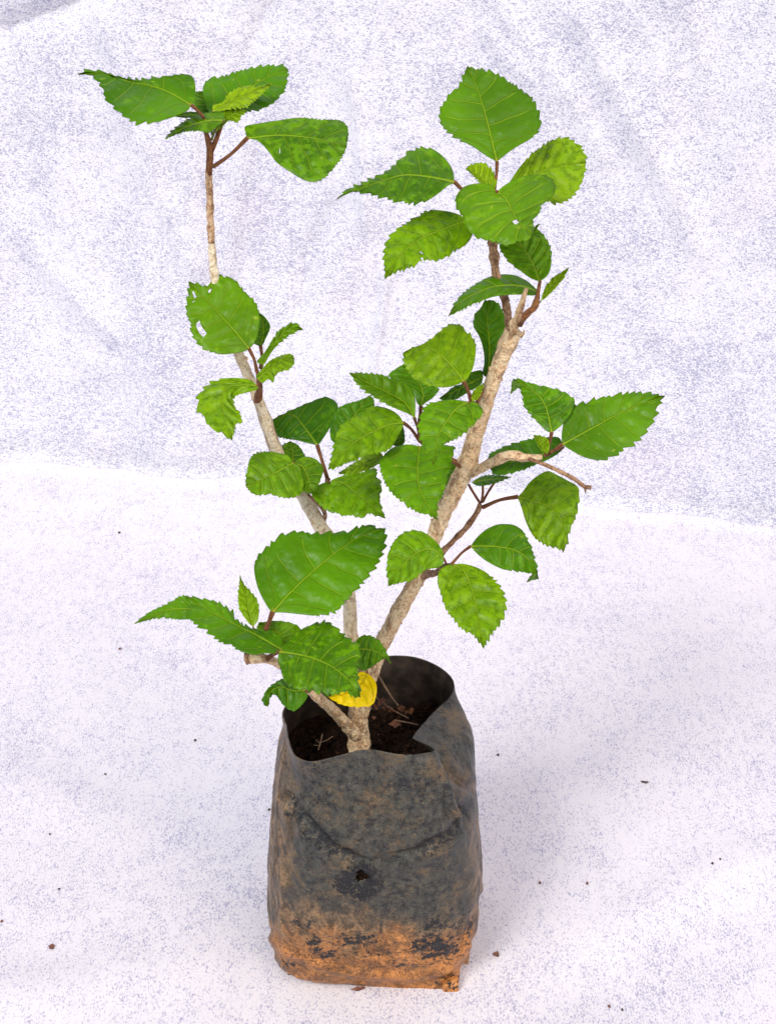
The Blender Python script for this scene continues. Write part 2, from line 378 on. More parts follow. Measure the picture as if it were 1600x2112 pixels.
# ------------------------------------------------------------------ leaves
def leaf(f, mid, left, right, Y, k=.5, g=0., fold=.15, curl=0., tone=(.3, 0, 0), teeth=15, amp=1.0, holes=(), pet=None, petY=None,
         petw=5, petmat=None, wave=1.0, extra=(), label=None, start=.22, seed=None):
    seed = leaf.i = leaf.i + 1
    rg = random.Random(seed * 13)
    b0 = fr(f, [mid[0]])[0]; pb = PY(b0[0], b0[1], Y); D0 = depth(pb); mpp = D0 / FPX
    verts, faces, U, V2 = [], [], [], []
    holesP = [fr(f, h) for h in holes]
    def surf(mid, left, right, k, g, fold, curl, D0, b0, amp, flip, start):
        N = 118
        m2 = fr(f, mid); base, tip = m2[0], m2[-1]
        M = spline([Vector((*p, 0)) for p in m2], N)
        Ls = spline([Vector((*base, 0))] + [Vector((*p, 0)) for p in fr(f, left)] + [Vector((*tip, 0))], N)
        Rs = spline([Vector((*base, 0))] + [Vector((*p, 0)) for p in fr(f, right)] + [Vector((*tip, 0))], N)
        mlen = sum((b - a).length for a, b in zip(M, M[1:]))
        rows = [0, .12, .28, .45, .62, .78, .90, 1.0]
        A = amp * max(3.0, min(8.5, mlen * .037))
        def disp(E, sd):
            out = []; r2 = random.Random(seed * 31 + sd); bounds = [start]
            while bounds[-1] < 1: bounds.append(bounds[-1] + (1 - start) / teeth * r2.uniform(.5, 1.6))
            amps = [r2.uniform(.35, 1.4) for _ in bounds]
            for i in range(N):
                t = i / (N - 1); tg = (E[min(i + 1, N - 1)] - E[max(i - 1, 0)]); tg = tg.normalized() if tg.length > 0 else Vector((1, 0, 0))
                nr = Vector((-tg.y, tg.x, 0))
                c = E[i] - M[i]
                if nr.dot(c) < 0: nr = -nr
                d = Vector((0, 0, 0))
                if t > start:
                    for j in range(len(bounds) - 1):
                        if bounds[j] <= t < bounds[j + 1]:
                            ph = (t - bounds[j]) / (bounds[j + 1] - bounds[j])
                            h = ph / .82 if ph < .82 else (1 - ph) / .18
                            fade = sstep(start, start + .15, t) * (1 - .6 * sstep(.93, 1, t))
                            d = (nr * (h - .45) + tg * .45 * h) * A * amps[j] * fade
                            break
                out.append(d)
            return out
        dl, dr = disp(Ls, 1), disp(Rs, 2)
        cols = []
        base_i = len(verts)
        ph1, ph2 = rg.uniform(0, 6), rg.uniform(0, 6)
        cidx = [(-1, s) for s in reversed(rows[1:])] + [(0, 0)] + [(1, s) for s in rows[1:]]
        W = len(cidx); pix = []
        for i in range(N):
            t = i / (N - 1)
            for sd, s in cidx:
                E, dd = (Ls, dl) if sd < 0 else (Rs, dr)
                q = M[i].lerp(E[i], s) if sd else M[i]
                if sd: q = q + dd[i] * sstep(.70, 1.0, s)
                hw = (E[i] - M[i]).length if sd else 0
                x, y = q.x, q.y
                D = D0 + mpp * (-k * (y - b0[1]) + g * (x - b0[0]))
                D -= fold * hw * s * mpp * (1 - .25 * s)
                D += curl * mlen * mpp * t * t
                D += wave * mpp * s * s * (2.2 * math.sin(t * 11 + ph1 + sd) + 1.5 * math.sin(t * 23 + ph2 + 2 * sd))
                pf = ((t + (.035 * sd) - .13 * s) * 6.3) % 1.0
                D -= mpp * mlen * .016 * math.sqrt(abs(pf - .5) * 2) * sstep(0, .3, s) * sstep(1.02, .75, s) * sstep(.02, .15, t - .42 * s)
                D += wave * mpp * 3.0 * nz((x * .03, y * .03, 0), 1, seed)
                verts.append(PD(x, y, D) - pb); pix.append((x, y))
                U.append((t, sd * s)); V2.append((mlen * mpp * 1000, hw * s * mpp * 1000))
        for i in range(N - 1):
            for j in range(W - 1):
                a = base_i + i * W + j; fc = (a, a + 1, a + W + 1, a + W)
                ii = i * W + j
                cx = sum(pix[q - base_i][0] for q in fc) / 4; cy = sum(pix[q - base_i][1] for q in fc) / 4
                if any(inpoly(cx, cy, h) for h in holesP): continue
                faces.append((fc, flip))
    surf(mid, left, right, k, g, fold, curl, D0, b0, amp, False, start)
    for e in extra:
        eb = fr(f, [e['mid'][0]])[0]
        De = D0 + mpp * (-k * (eb[1] - b0[1]) + g * (eb[0] - b0[0])) + e.get('d', 0)
        surf(e['mid'], e['left'], e['right'], e.get('k', 0), e.get('g', 0), e.get('fold', 0), 0, De, eb, e.get('amp', .6), e.get('under', True), .1)
    # orient toward the camera
    out = []
    for fc, under in faces:
        a, b, c, d = [verts[i] for i in fc]
        nrm = (c - a).cross(d - b)
        want = nrm.dot(AX) < 0
        if under: want = not want
        out.append(fc if want else fc[::-1])
    # keep winding consistent inside the main sheet: use the majority
    me = bpy.data.meshes.new('leaf'); me.from_pydata([tuple(v) for v in verts], [], out)
    bm = bmesh.new(); bm.from_mesh(me)
    bmesh.ops.remove_doubles(bm, verts=bm.verts, dist=1e-7)
    bm.to_mesh(me); bm.free()
    # uv after merge: rebuild by nearest original index through a dictionary
    key = {}
    for i, v in enumerate(verts): key.setdefault((round(v.x, 6), round(v.y, 6), round(v.z, 6)), i)
    from mathutils import kdtree
    kd = kdtree.KDTree(len(verts))
    for i, v in enumerate(verts): kd.insert(v, i)
    kd.balance()
    m_ = [kd.find(v.co)[1] for v in me.vertices]
    u1 = me.uv_layers.new(name='vein'); u2 = me.uv_layers.new(name='size')
    for lp in me.loops:
        i = m_[lp.vertex_index]; u1.data[lp.index].uv = U[i]; u2.data[lp.index].uv = V2[i]
    o = link('leaf', me, plant, [M_LEAF, M_UNDER], loc=pb)
    sm = o.modifiers.new('thickness', 'SOLIDIFY'); sm.thickness = .00028; sm.offset = -1; sm.material_offset = 1; sm.use_even_offset = False
    o.color = (*tone, 1)
    if label: o['label'] = label
    if pet:
        q = fr(f, pet); Ys = petY or [Y + (0.0) * i for i in range(len(q))]
        P = [PY(a, b, yy) for (a, b), yy in zip(q, Ys)]
        rad = [petw * .86 * (1.0 + .35 * (i in (0, len(P) - 1))) * depth(p) / FPX / 2 for i, p in enumerate(P)]
        po = tube('petiole', P, rad, petmat or M_RED, None, sides=10, rough=.03, step=.0012, seed=seed)
        po.parent = o; po.location = po.location - pb
    return o
leaf.i = 0
YG = (.15, 1, 0)      # young, yellow-green
# ---- top left cluster (A)
leaf('A', [(680, 310), (560, 240), (450, 200), (330, 175), (200, 138), (55, 138)],
     [(698, 290), (702, 230), (698, 180), (680, 148), (640, 138), (590, 143), (500, 155), (400, 170), (300, 158), (200, 125), (130, 114)],
     [(660, 335), (610, 362), (550, 382), (480, 402), (390, 408), (335, 385), (262, 330), (205, 265), (190, 212), (162, 178), (130, 142)],
     .050, k=1.0, g=.15, fold=.35, tone=(.12, .05, 0), pet=[(680, 310), (735, 362), (772, 430)], petY=[.050, .052, .056], petw=7, teeth=14)
leaf('A', [(800, 365), (900, 285), (1000, 215), (1100, 155), (1210, 112)],
     [(765, 330), (745, 265), (745, 205), (778, 162), (850, 155), (940, 122), (1040, 97), (1140, 88), (1190, 93)],
     [(880, 360), (960, 347), (1040, 335), (1110, 308), (1155, 272), (1195, 215), (1208, 155)],
     .068, k=1.0, fold=.25, tone=(.12, .0, 0), pet=[(800, 365), (815, 430), (820, 480)], petY=[.068, .064, .061])
leaf('A', [(795, 345), (880, 300), (960, 262), (1040, 225), (1122, 190)],
     [(800, 308), (850, 295), (882, 248), (940, 214), (1000, 202), (1050, 207)],
     [(850, 338), (920, 325), (980, 322), (1015, 290), (1065, 248)], .058, k=.8, fold=.3, tone=(.9, .85, 0), teeth=17, start=.05, amp=1.2,
     label='bright yellow-green young leaf', pet=[(795, 345), (805, 420), (800, 480)], petY=[.058, .06, .06], petw=3, petmat=M_GREENP)
leaf('A', [(780, 365), (760, 300), (722, 232)], [(715, 340), (688, 290), (690, 245)], [(790, 340), (775, 290), (748, 242)], .075, k=.5, tone=(.2, 0, 0), teeth=6,
     pet=[(780, 365), (790, 420), (792, 470)], petY=[.075, .068, .06], petw=4, petmat=M_GREENP)
leaf('A', [(770, 370), (690, 362), (575, 368)], [(730, 350), (660, 345), (610, 358)], [(740, 380), (660, 378), (610, 374)], .07, k=1.2, tone=(.4, 0, 0), teeth=6, amp=.4)
leaf('A', [(860, 392), (770, 395), (660, 425), (590, 460), (533, 494)],
     [(850, 350), (770, 350), (700, 368), (640, 398), (580, 443)], [(820, 425), (775, 460), (725, 450), (660, 452), (600, 470)], .052, k=1.1, fold=-.2, tone=(.3, .1, 0), teeth=12, start=.4,
     pet=[(860, 392), (815, 440), (790, 500)], petY=[.052, .055, .059], petw=5, petmat=M_GREENP)
leaf('A', [(815, 455), (850, 405), (900, 365), (985, 342)], [(825, 400), (845, 350), (900, 325), (950, 322)], [(850, 425), (885, 392), (932, 404), (955, 365)], .050, k=.7, fold=.2, tone=(.7, .45, 0), teeth=9, amp=1.3, start=.3)
leaf('A', [(985, 492), (1150, 475), (1300, 485), (1420, 505), (1532, 540)],
     [(978, 460), (977, 425), (1060, 408), (1150, 394), (1270, 378), (1400, 388), (1480, 390), (1525, 410), (1542, 450), (1540, 490)],
     [(1050, 510), (1105, 565), (1150, 625), (1230, 680), (1300, 720), (1360, 731), (1400, 714), (1450, 668), (1500, 600)], .052, k=.75, g=-.1, fold=-.25, curl=.12, tone=(.5, .12, 0), teeth=22, start=.45, amp=.6,
     holes=[[(1152, 562), (1168, 560), (1170, 580), (1156, 582)]], pet=[(985, 492), (895, 580), (800, 648)], petY=[.052, .056, .061], petw=8)
# ---- top right cluster (B)
leaf('B', [(985, 636), (940, 450), (900, 300), (855, 170), (812, 74)],
     [(920, 600), (840, 545), (760, 505), (700, 462), (660, 420), (645, 355), (665, 300), (710, 235), (765, 185), (785, 130)],
     [(1050, 582), (1110, 542), (1180, 502), (1228, 455), (1243, 410), (1232, 345), (1195, 268), (1150, 228), (1075, 180), (1000, 125), (920, 98), (860, 88)],
     .014, k=.45, fold=.1, tone=(.0, .12, 0), wave=.6, teeth=17, pet=[(985, 636), (982, 710), (968, 805)], petY=[.014, .013, .012], petw=7)
leaf('B', [(735, 757), (600, 728), (440, 715), (300, 752), (180, 795), (42, 855)],
     [(725, 690), (690, 630), (640, 582), (590, 558), (530, 555), (470, 577), (400, 640), (340, 690), (260, 728), (180, 768), (110, 797)],
     [(690, 780), (640, 822), (580, 862), (510, 880), (420, 874), (340, 855), (250, 830), (180, 820), (110, 808)], .002, k=.85, g=.25, fold=-.2, tone=(.4, .1, 0), teeth=13,
     pet=[(735, 757), (800, 810), (950, 850)], petY=[.002, .006, .012], petw=8)
leaf('B', [(965, 800), (890, 735), (803, 675)], [(985, 745), (960, 690), (925, 655), (885, 642), (835, 652)], [(920, 782), (870, 745), (830, 705)], .008, k=.5, tone=(.3, .8, 0), teeth=11, amp=1.5, start=.1, label='small bright young leaf')
leaf('B', [(1040, 790), (1200, 715), (1330, 665), (1508, 640)], [(1070, 740), (1110, 680), (1180, 600), (1270, 530), (1320, 505), (1380, 492), (1440, 515), (1485, 560), (1507, 605)],
     [(1100, 840), (1180, 872), (1260, 865), (1320, 882), (1385, 870), (1440, 830), (1480, 765), (1503, 700)], .022, k=.55, fold=.05, tone=(.62, .55, 0), teeth=16, pet=[(1040, 790), (1000, 830)], petY=[.022, .013])
leaf('B', [(985, 812), (1040, 862), (1075, 930), (1120, 1000), (1195, 1055)],
     [(930, 768), (860, 765), (790, 785), (742, 845), (745, 900), (780, 955), (800, 1015), (860, 1078), (920, 1095), (1000, 1118), (1045, 1130), (1100, 1108), (1165, 1098)],
     [(1030, 775), (1090, 740), (1160, 718), (1250, 712), (1305, 735), (1330, 790), (1300, 850), (1250, 880), (1232, 940), (1198, 970), (1202, 1025)], -.004, k=.75, fold=-.18, curl=.0, tone=(.22, .18, 0), teeth=17, wave=1.5,
     holes=[[(1072, 990), (1090, 980), (1125, 985), (1118, 1002), (1085, 998)]], pet=[(985, 812), (965, 850), (970, 900)], petY=[-.004, .004, .012], petw=6)
leaf('P', [(1088, 486), (1100, 474), (1113, 461)], [(1094, 472), (1103, 466)], [(1098, 482), (1106, 472)], -.002, tone=(0, 0, 0), teeth=3, amp=.6)
leaf('B', [(800, 985), (650, 1040), (520, 1100), (420, 1185), (326, 1326)],
     [(770, 952), (700, 930), (620, 921), (565, 930), (490, 975), (400, 1030), (350, 1080), (322, 1150), (320, 1230)],
     [(842, 1040), (835, 1080), (800, 1128), (740, 1160), (690, 1195), (630, 1220), (590, 1212), (540, 1225), (470, 1262), (400, 1282)], .004, k=.6, g=.25, fold=-.15, tone=(.55, .35, 0), teeth=14,
     holes=[[(532, 1165), (545, 1163), (550, 1185), (536, 1187)], [(540, 1205), (552, 1205), (560, 1240), (545, 1240)]], pet=[(800, 985), (880, 960), (960, 940)], petY=[.004, .006, .012])
leaf('P', [(1113, 581), (1100, 545), (1082, 515), (1062, 492)], [(1092, 572), (1070, 556), (1050, 540), (1036, 522), (1030, 506), (1042, 496)],
     [(1130, 566), (1137, 540), (1135, 510), (1124, 488), (1108, 473), (1085, 475)], .004, k=.3, fold=-.1, tone=(.35, .1, 0), teeth=9, pet=[(1113, 581), (1110, 600), (1106, 622)], petY=[.004, .001, -.002], petw=6)
# ---- right middle (E)
leaf('E', [(680, 202), (560, 160), (400, 158), (260, 205), (165, 262), (83, 352)],
     [(640, 160), (590, 120), (520, 88), (450, 80), (370, 90), (290, 125), (220, 170), (160, 220), (118, 275)],
     [(640, 218), (560, 212), (450, 216), (380, 227), (300, 256), (225, 285), (150, 325)], .0, k=1.35, g=.3, fold=-.35, tone=(.15, .1, 0), teeth=10, start=.5, amp=.7)
leaf('E', [(688, 258), (740, 180), (805, 110), (872, 38)], [(700, 210), (722, 160), (770, 100), (820, 70)], [(730, 225), (780, 180), (812, 140), (845, 98)], -.004, k=.3, tone=(.4, .6, 0), teeth=7, amp=.8,
     pet=[(688, 258), (670, 280), (655, 296)], petY=[-.004, -.004, -.004], petw=3, petmat=M_GREENP, label='narrow young upright leaf')
leaf('E', [(338, 772), (350, 620), (345, 500), (335, 390), (352, 249)], [(305, 735), (318, 665), (312, 580), (280, 490), (243, 418), (255, 345), (290, 308), (318, 258)],
     [(370, 735), (376, 680), (402, 600), (440, 490), (463, 400), (440, 328), (402, 268)], .012, k=-.1, g=.4, fold=.5, tone=(.05, 0, 0), teeth=8, amp=.5, wave=2.2, start=.5,
     pet=[(338, 772), (305, 850), (265, 930)], petY=[.012, .006, -.004], petw=7)
leaf('E', [(760, 1127), (738, 1020), (712, 935), (650, 860), (505, 775)], [(720, 1112), (660, 1050), (600, 985), (574, 940), (565, 880), (545, 838), (520, 812)],
     [(795, 1105), (845, 1058), (890, 990), (910, 930), (880, 880), (800, 842), (700, 820), (620, 798), (550, 775)], -.004, k=.2, fold=-.15, tone=(.35, .05, 0), teeth=9, amp=.8,
     extra=[dict(mid=[(525, 790), (508, 825), (488, 867)], left=[(500, 785), (495, 825)], right=[(552, 815), (530, 838)], d=-.002)],
     pet=[(760, 1127), (748, 1185), (738, 1240)], petY=[-.004, -.003, -.002], petw=7)
leaf('E', [(828, 1207), (1000, 1112), (1150, 1030), (1320, 950), (1505, 886)],
     [(825, 1150), (838, 1060), (870, 1000), (930, 938), (1000, 922), (1060, 902), (1160, 880), (1260, 864), (1360, 860), (1440, 872)],
     [(880, 1238), (950, 1278), (1020, 1300), (1100, 1308), (1170, 1280), (1240, 1238), (1300, 1200), (1355, 1155), (1390, 1110), (1425, 1060), (1455, 1000), (1460, 950)],
     -.008, k=.5, fold=.12, tone=(.0, .12, 0), teeth=13, wave=.6, amp=1.15, pet=[(828, 1207), (770, 1248), (715, 1278)], petY=[-.008, -.006, -.003], petw=8)
leaf('E', [(728, 1268), (690, 1205), (640, 1143)], [(700, 1245), (665, 1200), (648, 1165)], [(745, 1235), (742, 1180), (700, 1150)], -.008, k=.3, tone=(.4, .6, 0), teeth=6, amp=1.1, label='tiny yellow-green young leaf')
leaf('E', [(838, 1225), (700, 1270), (550, 1310), (345, 1335)], [(805, 1158), (700, 1160), (600, 1172), (500, 1200), (400, 1240), (345, 1275)],
     [(825, 1245), (760, 1290), (650, 1340), (550, 1380), (430, 1405), (372, 1395)], .012, k=.7, fold=.1, tone=(.1, 0, 0), teeth=12, amp=.6, pet=[(838, 1225), (770, 1250), (715, 1278)], petY=[.012, .006, -.001])
leaf('E', [(235, 1452), (320, 1440), (400, 1432), (492, 1420)], [(290, 1418), (350, 1405), (430, 1410)], [(260, 1472), (310, 1475), (380, 1460), (440, 1442)], .026, k=1.6, tone=(.1, 0, 0), teeth=9, amp=.8)
# ---- right lower (F)
leaf('F', [(1025, 215), (1150, 250), (1270, 305), (1340, 420), (1338, 597)],
     [(1060, 178), (1110, 112), (1180, 58), (1235, 38), (1290, 62), (1365, 102), (1438, 150), (1446, 240), (1422, 350), (1382, 450), (1362, 540)],
     [(1045, 270), (1075, 370), (1105, 440), (1145, 500), (1205, 540), (1275, 562), (1315, 575)], .026, k=.35, g=-.1, fold=-.3, tone=(.55, .4, 0), teeth=8, start=.5, amp=.9,
     pet=[(1025, 215), (900, 238), (785, 288)], petY=[.026, .029, .033], petw=8)
leaf('F', [(700, 556), (850, 556), (1000, 582), (1100, 650), (1166, 782)], [(740, 500), (800, 445), (870, 410), (930, 402), (1000, 410), (1060, 450), (1100, 520), (1130, 600), (1155, 690)],
     [(740, 602), (800, 650), (870, 690), (930, 716), (1000, 725), (1080, 736), (1130, 752)], -.010, k=.55, g=-.2, fold=-.25, tone=(.25, .05, 0), teeth=8, start=.5, amp=.7,
     extra=[dict(mid=[(1150, 745), (1125, 770), (1088, 800)], left=[(1125, 750), (1100, 780)], right=[(1162, 778), (1120, 790)], d=-.001)],
     pet=[(700, 556), (640, 602), (570, 678)], petY=[-.010, -.009, -.008], petw=6)
leaf('F', [(585, 680), (660, 735), (705, 840), (740, 970), (765, 1110), (790, 1256)],
     [(520, 692), (480, 740), (475, 810), (495, 875), (510, 930), (535, 990), (580, 1050), (620, 1100), (665, 1140), (705, 1155), (745, 1195)],
     [(650, 676), (740, 700), (820, 745), (890, 815), (930, 880), (945, 945), (940, 1010), (915, 1060), (880, 1118), (840, 1165), (812, 1215)], -.012, k=.55, fold=.1, tone=(.52, .38, 0), teeth=16,
     pet=[(585, 680), (560, 678), (535, 682)], petY=[-.012, -.011, -.008])
leaf('F', [(515, 640), (440, 576), (350, 590), (260, 655), (190, 735), (138, 828)], [(510, 590), (470, 530), (420, 486), (370, 455), (300, 445), (230, 468), (180, 515), (145, 575), (128, 650), (124, 740)],
     [(510, 680), (470, 705), (400, 715), (340, 760), (290, 795), (240, 802), (190, 815)], -.014, k=.5, g=.2, fold=-.15, tone=(.4, .25, 0), teeth=12, amp=.7, pet=[(515, 640), (530, 670), (520, 695)], petY=[-.014, -.012, -.008])
# petioles of the fork above (their leaves hide behind the branch)
for pts, ys in (([(768, 262), (725, 195), (688, 133)], [.034, .032, .03]), ([(778, 252), (785, 190), (785, 128)], [.034, .031, .028]), ([(785, 250), (820, 185), (868, 112)], [.034, .034, .034])):
    px_tube('shoot', 'F', pts, ys, [6, 5.5, 5.5], M_RED, plant, rough=.03, sides=10)
# ---- left middle (C)
leaf('C', [(580, 677), (480, 552), (370, 430), (260, 310), (170, 212), (112, 153)],
     [(535, 697), (460, 710), (380, 718), (300, 702), (230, 678), (165, 612), (132, 555), (125, 480), (92, 400), (95, 300), (110, 205)],
     [(608, 648), (640, 580), (660, 480), (658, 400), (635, 325), (600, 280), (560, 248), (520, 198), (470, 140), (410, 115), (345, 107), (285, 150), (270, 190), (215, 178)],
     .030, k=.4, fold=.06, tone=(.15, .2, 0), teeth=15, holes=[[(140, 225), (160, 228), (165, 300), (148, 312)], [(163, 448), (180, 462), (205, 520), (240, 545), (235, 575), (222, 606), (190, 560), (175, 500)], [(255, 245), (270, 212), (288, 210), (275, 235), (262, 252)]],
     pet=[(580, 677), (620, 760), (640, 850)], petY=[.030, .031, .034], petw=7)
leaf('C', [(670, 657), (692, 560), (690, 470), (655, 390)], [(620, 636), (600, 600), (610, 500), (620, 430)], [(702, 612), (742, 520), (738, 480), (705, 430)], .046, k=.4, tone=(.1, 0, 0), teeth=5, amp=.4, start=.6,
     pet=[(670, 657), (680, 740), (668, 830)], petY=[.046, .04, .036], petw=7)
leaf('C', [(685, 802), (740, 695), (820, 580), (900, 518), (997, 523)], [(642, 775), (700, 702), (740, 640), (790, 557), (850, 502), (940, 474)], [(705, 780), (748, 706), (800, 650), (855, 602), (900, 567), (960, 536)],
     .034, k=.4, fold=.3, tone=(.45, .25, 0), teeth=8, amp=1.0, start=.35, pet=[(685, 802), (672, 860), (668, 905)], petY=[.034, .035, .036], petw=4, petmat=M_GREENP)
leaf('C', [(650, 915), (720, 845), (820, 775), (932, 748)], [(636, 885), (688, 828), (740, 770), (830, 726), (905, 716)], [(680, 940), (730, 910), (768, 937), (782, 890), (830, 850), (880, 838), (925, 800)], .026, k=.7, fold=.1, tone=(.6, .4, 0), teeth=10, amp=.8, wave=2)
leaf('C', [(645, 965), (520, 958), (400, 985), (368, 1080), (385, 1200), (446, 1387)],
     [(590, 920), (520, 905), (440, 902), (360, 910), (280, 940), (210, 1000), (180, 1060), (183, 1160), (220, 1190), (270, 1282), (350, 1325)],
     [(640, 990), (560, 1016), (485, 1040), (460, 1070), (470, 1130), (502, 1170), (527, 1240), (482, 1262), (465, 1330)], .026, k=.7, fold=-.25, tone=(.62, .4, 0), teeth=11, wave=1.6, pet=[(645, 965), (665, 985), (662, 1010)], petY=[.026, .033, .038], petw=6)
leaf('C', [(1110, 1427), (1020, 1300), (930, 1195), (840, 1198), (742, 1240)], [(1060, 1416), (950, 1388), (870, 1376), (795, 1356), (752, 1295)],
     [(1150, 1380), (1220, 1270), (1272, 1145), (1245, 1080), (1170, 1052), (1080, 1080), (1000, 1114), (900, 1156), (820, 1195)], .040, k=.4, fold=-.2, tone=(.12, 0, 0), teeth=10, amp=.6, start=.4,
     pet=[(1110, 1427), (1145, 1540), (1190, 1690)], petY=[.040, .036, .030], petw=8)
leaf('C', [(915, 1570), (920, 1490), (895, 1398)], [(850, 1530), (818, 1460), (850, 1418)], [(985, 1560), (1015, 1520), (985, 1455), (945, 1415)], .036, k=.5, tone=(.2, .05, 0), teeth=6, amp=.5)
leaf('C', [(925, 1565), (1000, 1600), (1040, 1690), (1062, 1802)], [(955, 1660), (990, 1760), (1030, 1800)], [(990, 1522), (1050, 1518), (1115, 1548), (1157, 1610), (1142, 1680), (1105, 1765)], .020, k=.6, fold=-.2, tone=(.35, .2, 0), teeth=8, amp=.5)
leaf('C', [(928, 1565), (780, 1642), (660, 1700), (553, 1742)], [(885, 1510), (800, 1486), (720, 1476), (640, 1485), (590, 1530), (570, 1600), (556, 1670)],
     [(975, 1600), (1005, 1690), (990, 1800), (900, 1834), (830, 1830), (740, 1808), (640, 1815), (590, 1790)], .018, k=.6, g=.1, fold=-.1, tone=(.35, .25, 0), teeth=14, pet=[(928, 1565), (1000, 1640), (1010, 1760)], petY=[.018, .026, .03])
# ---- centre (D)
leaf('D', [(1010, 1046), (940, 955), (870, 880), (780, 815), (690, 800), (588, 840)],
     [(970, 1062), (900, 1082), (820, 1082), (745, 1067), (680, 1040), (640, 1000), (600, 940), (585, 885)],
     [(1042, 1010), (1080, 930), (1095, 800), (1070, 730), (1020, 688), (980, 642), (900, 650), (830, 702), (740, 775), (660, 803)], -.014, k=.5, g=.1, fold=-.1, tone=(.42, .45, 0), teeth=15,
     pet=[(1010, 1046), (1040, 1110), (1062, 1190)], petY=[-.014, -.012, -.009], petw=8)
leaf('D', [(662, 1302), (590, 1190), (450, 1110), (320, 1045), (208, 984)], [(620, 1270), (550, 1240), (470, 1205), (400, 1165), (340, 1130), (290, 1090), (240, 1035)],
     [(670, 1240), (665, 1150), (635, 1095), (590, 1050), (480, 1012), (410, 992), (345, 988), (275, 982)], -.004, k=.5, g=.3, fold=.55, tone=(.25, .2, 0), teeth=12, amp=.9, pet=[(662, 1302), (685, 1370), (700, 1460)], petY=[-.004, .002, .012], petw=6)
leaf('D', [(710, 1222), (722, 1130), (680, 1030), (588, 922)], [(680, 1190), (650, 1120), (560, 1040), (480, 1003), (530, 955)], [(750, 1187), (800, 1152), (834, 1092), (760, 1055), (680, 980)], .020, k=.4, tone=(.08, 0, 0), teeth=7, amp=.4,
     pet=[(710, 1222), (705, 1260), (705, 1290)], petY=[.020, .018, .016], petw=8)
leaf('D', [(1145, 1010), (1050, 1060), (950, 1112), (838, 1165)], [(1130, 966), (1045, 988), (1010, 1050), (930, 1085), (880, 1130)], [(1130, 1062), (1060, 1106), (960, 1166), (880, 1182)], .012, k=.7, tone=(.15, 0, 0), teeth=8, amp=.5)
leaf('D', [(1070, 1185), (1105, 1125), (1147, 1058)], [(1060, 1145), (1095, 1090)], [(1105, 1170), (1137, 1115)], -.012, k=.2, tone=(.4, .9, 0), teeth=6, amp=.8, label='tiny bright bud leaf')
leaf('D', [(1040, 1192), (960, 1235), (885, 1330), (832, 1425), (812, 1520), (797, 1637)],
     [(990, 1178), (900, 1172), (820, 1186), (750, 1208), (718, 1255), (695, 1330), (695, 1400), (715, 1480), (748, 1545), (775, 1595)],
     [(1090, 1192), (1142, 1240), (1130, 1290), (1080, 1340), (1020, 1400), (960, 1440), (900, 1470), (852, 1502), (828, 1565)], -.018, k=.65, g=.1, fold=-.2, tone=(.35, .15, 0), teeth=14, pet=[(1040, 1192), (1062, 1195), (1075, 1200)], petY=[-.018, -.014, -.01])
leaf('D', [(587, 1336), (480, 1350), (370, 1398), (280, 1445), (180, 1530), (58, 1662)],
     [(555, 1285), (500, 1245), (430, 1222), (370, 1218), (310, 1250), (250, 1290), (190, 1318), (148, 1355), (110, 1430), (92, 1520), (72, 1600)],
     [(575, 1380), (535, 1455), (490, 1518), (430, 1542), (370, 1558), (300, 1578), (240, 1602), (180, 1622), (110, 1655)], .0, k=.6, g=.2, fold=-.15, tone=(.42, .3, 0), teeth=17, pet=[(587, 1336), (640, 1380), (700, 1465)], petY=[0, .004, .012], petw=7)
leaf('D', [(440, 1560), (330, 1620), (130, 1690)], [(400, 1530), (300, 1580), (200, 1640)], [(435, 1590), (385, 1638), (310, 1672), (230, 1697), (180, 1702)], .010, k=.8, tone=(.7, .6, 0), teeth=9, amp=.7, label='leaf with yellowing edge tucked underneath')
leaf('D', [(110, 1482), (170, 1380), (250, 1270), (350, 1140)], [(74, 1440), (74, 1350), (110, 1250), (170, 1207), (250, 1184), (305, 1165)], [(200, 1430), (300, 1340), (370, 1240), (380, 1180)], .034, k=.4, tone=(.1, 0, 0), teeth=7, amp=.4)
leaf('D', [(565, 1340), (560, 1420), (555, 1510)], [(500, 1400), (505, 1480)], [(588, 1380), (594, 1470)], .02, k=.3, tone=(0, 0, 0), teeth=4, amp=.2)
leaf('D', [(700, 1500), (688, 1600), (685, 1700), (700, 1800), (750, 1905), (822, 2018)],
     [(640, 1488), (580, 1490), (510, 1510), (450, 1558), (420, 1600), (422, 1655), (442, 1720), (480, 1790), (530, 1852), (590, 1900), (640, 1935), (700, 1968), (760, 1980)],
     [(770, 1484), (860, 1490), (938, 1502), (940, 1535), (925, 1575), (918, 1640), (900, 1705), (882, 1765), (862, 1830), (835, 1880), (822, 1945)], -.004, k=.7, fold=.05, tone=(.3, .12, 0), teeth=18, wave=1.4)
leaf('D', [(60, 1754), (150, 1755), (240, 1820), (340, 1900), (457, 2005)],
     [(100, 1728), (180, 1702), (290, 1682), (370, 1652), (405, 1685), (395, 1705), (422, 1745), (432, 1800), (418, 1860), (430, 1920)],
     [(0, 1770), (-52, 1812), (-55, 1850), (0, 1915), (52, 1955), (110, 1966), (160, 1985), (220, 1985), (290, 2002), (335, 1970), (395, 1990)], .016, k=.65, fold=-.15, tone=(.42, .25, 0), teeth=13, pet=[(60, 1754), (50, 1745), (45, 1735)], petY=[.016, .024, .03], petw=6)
leaf('D', [(1000, 1640), (960, 1620), (915, 1578)], [(970, 1600), (935, 1582)], [(985, 1690), (930, 1680), (905, 1640)], .026, k=.5, tone=(.3, .1, 0), teeth=4, amp=.4)
leaf('D', [(1010, 1725), (950, 1725), (882, 1725)], [(980, 1685), (900, 1665)], [(965, 1762), (885, 1785)], .030, k=.9, tone=(.1, 0, 0), teeth=4, amp=.4)
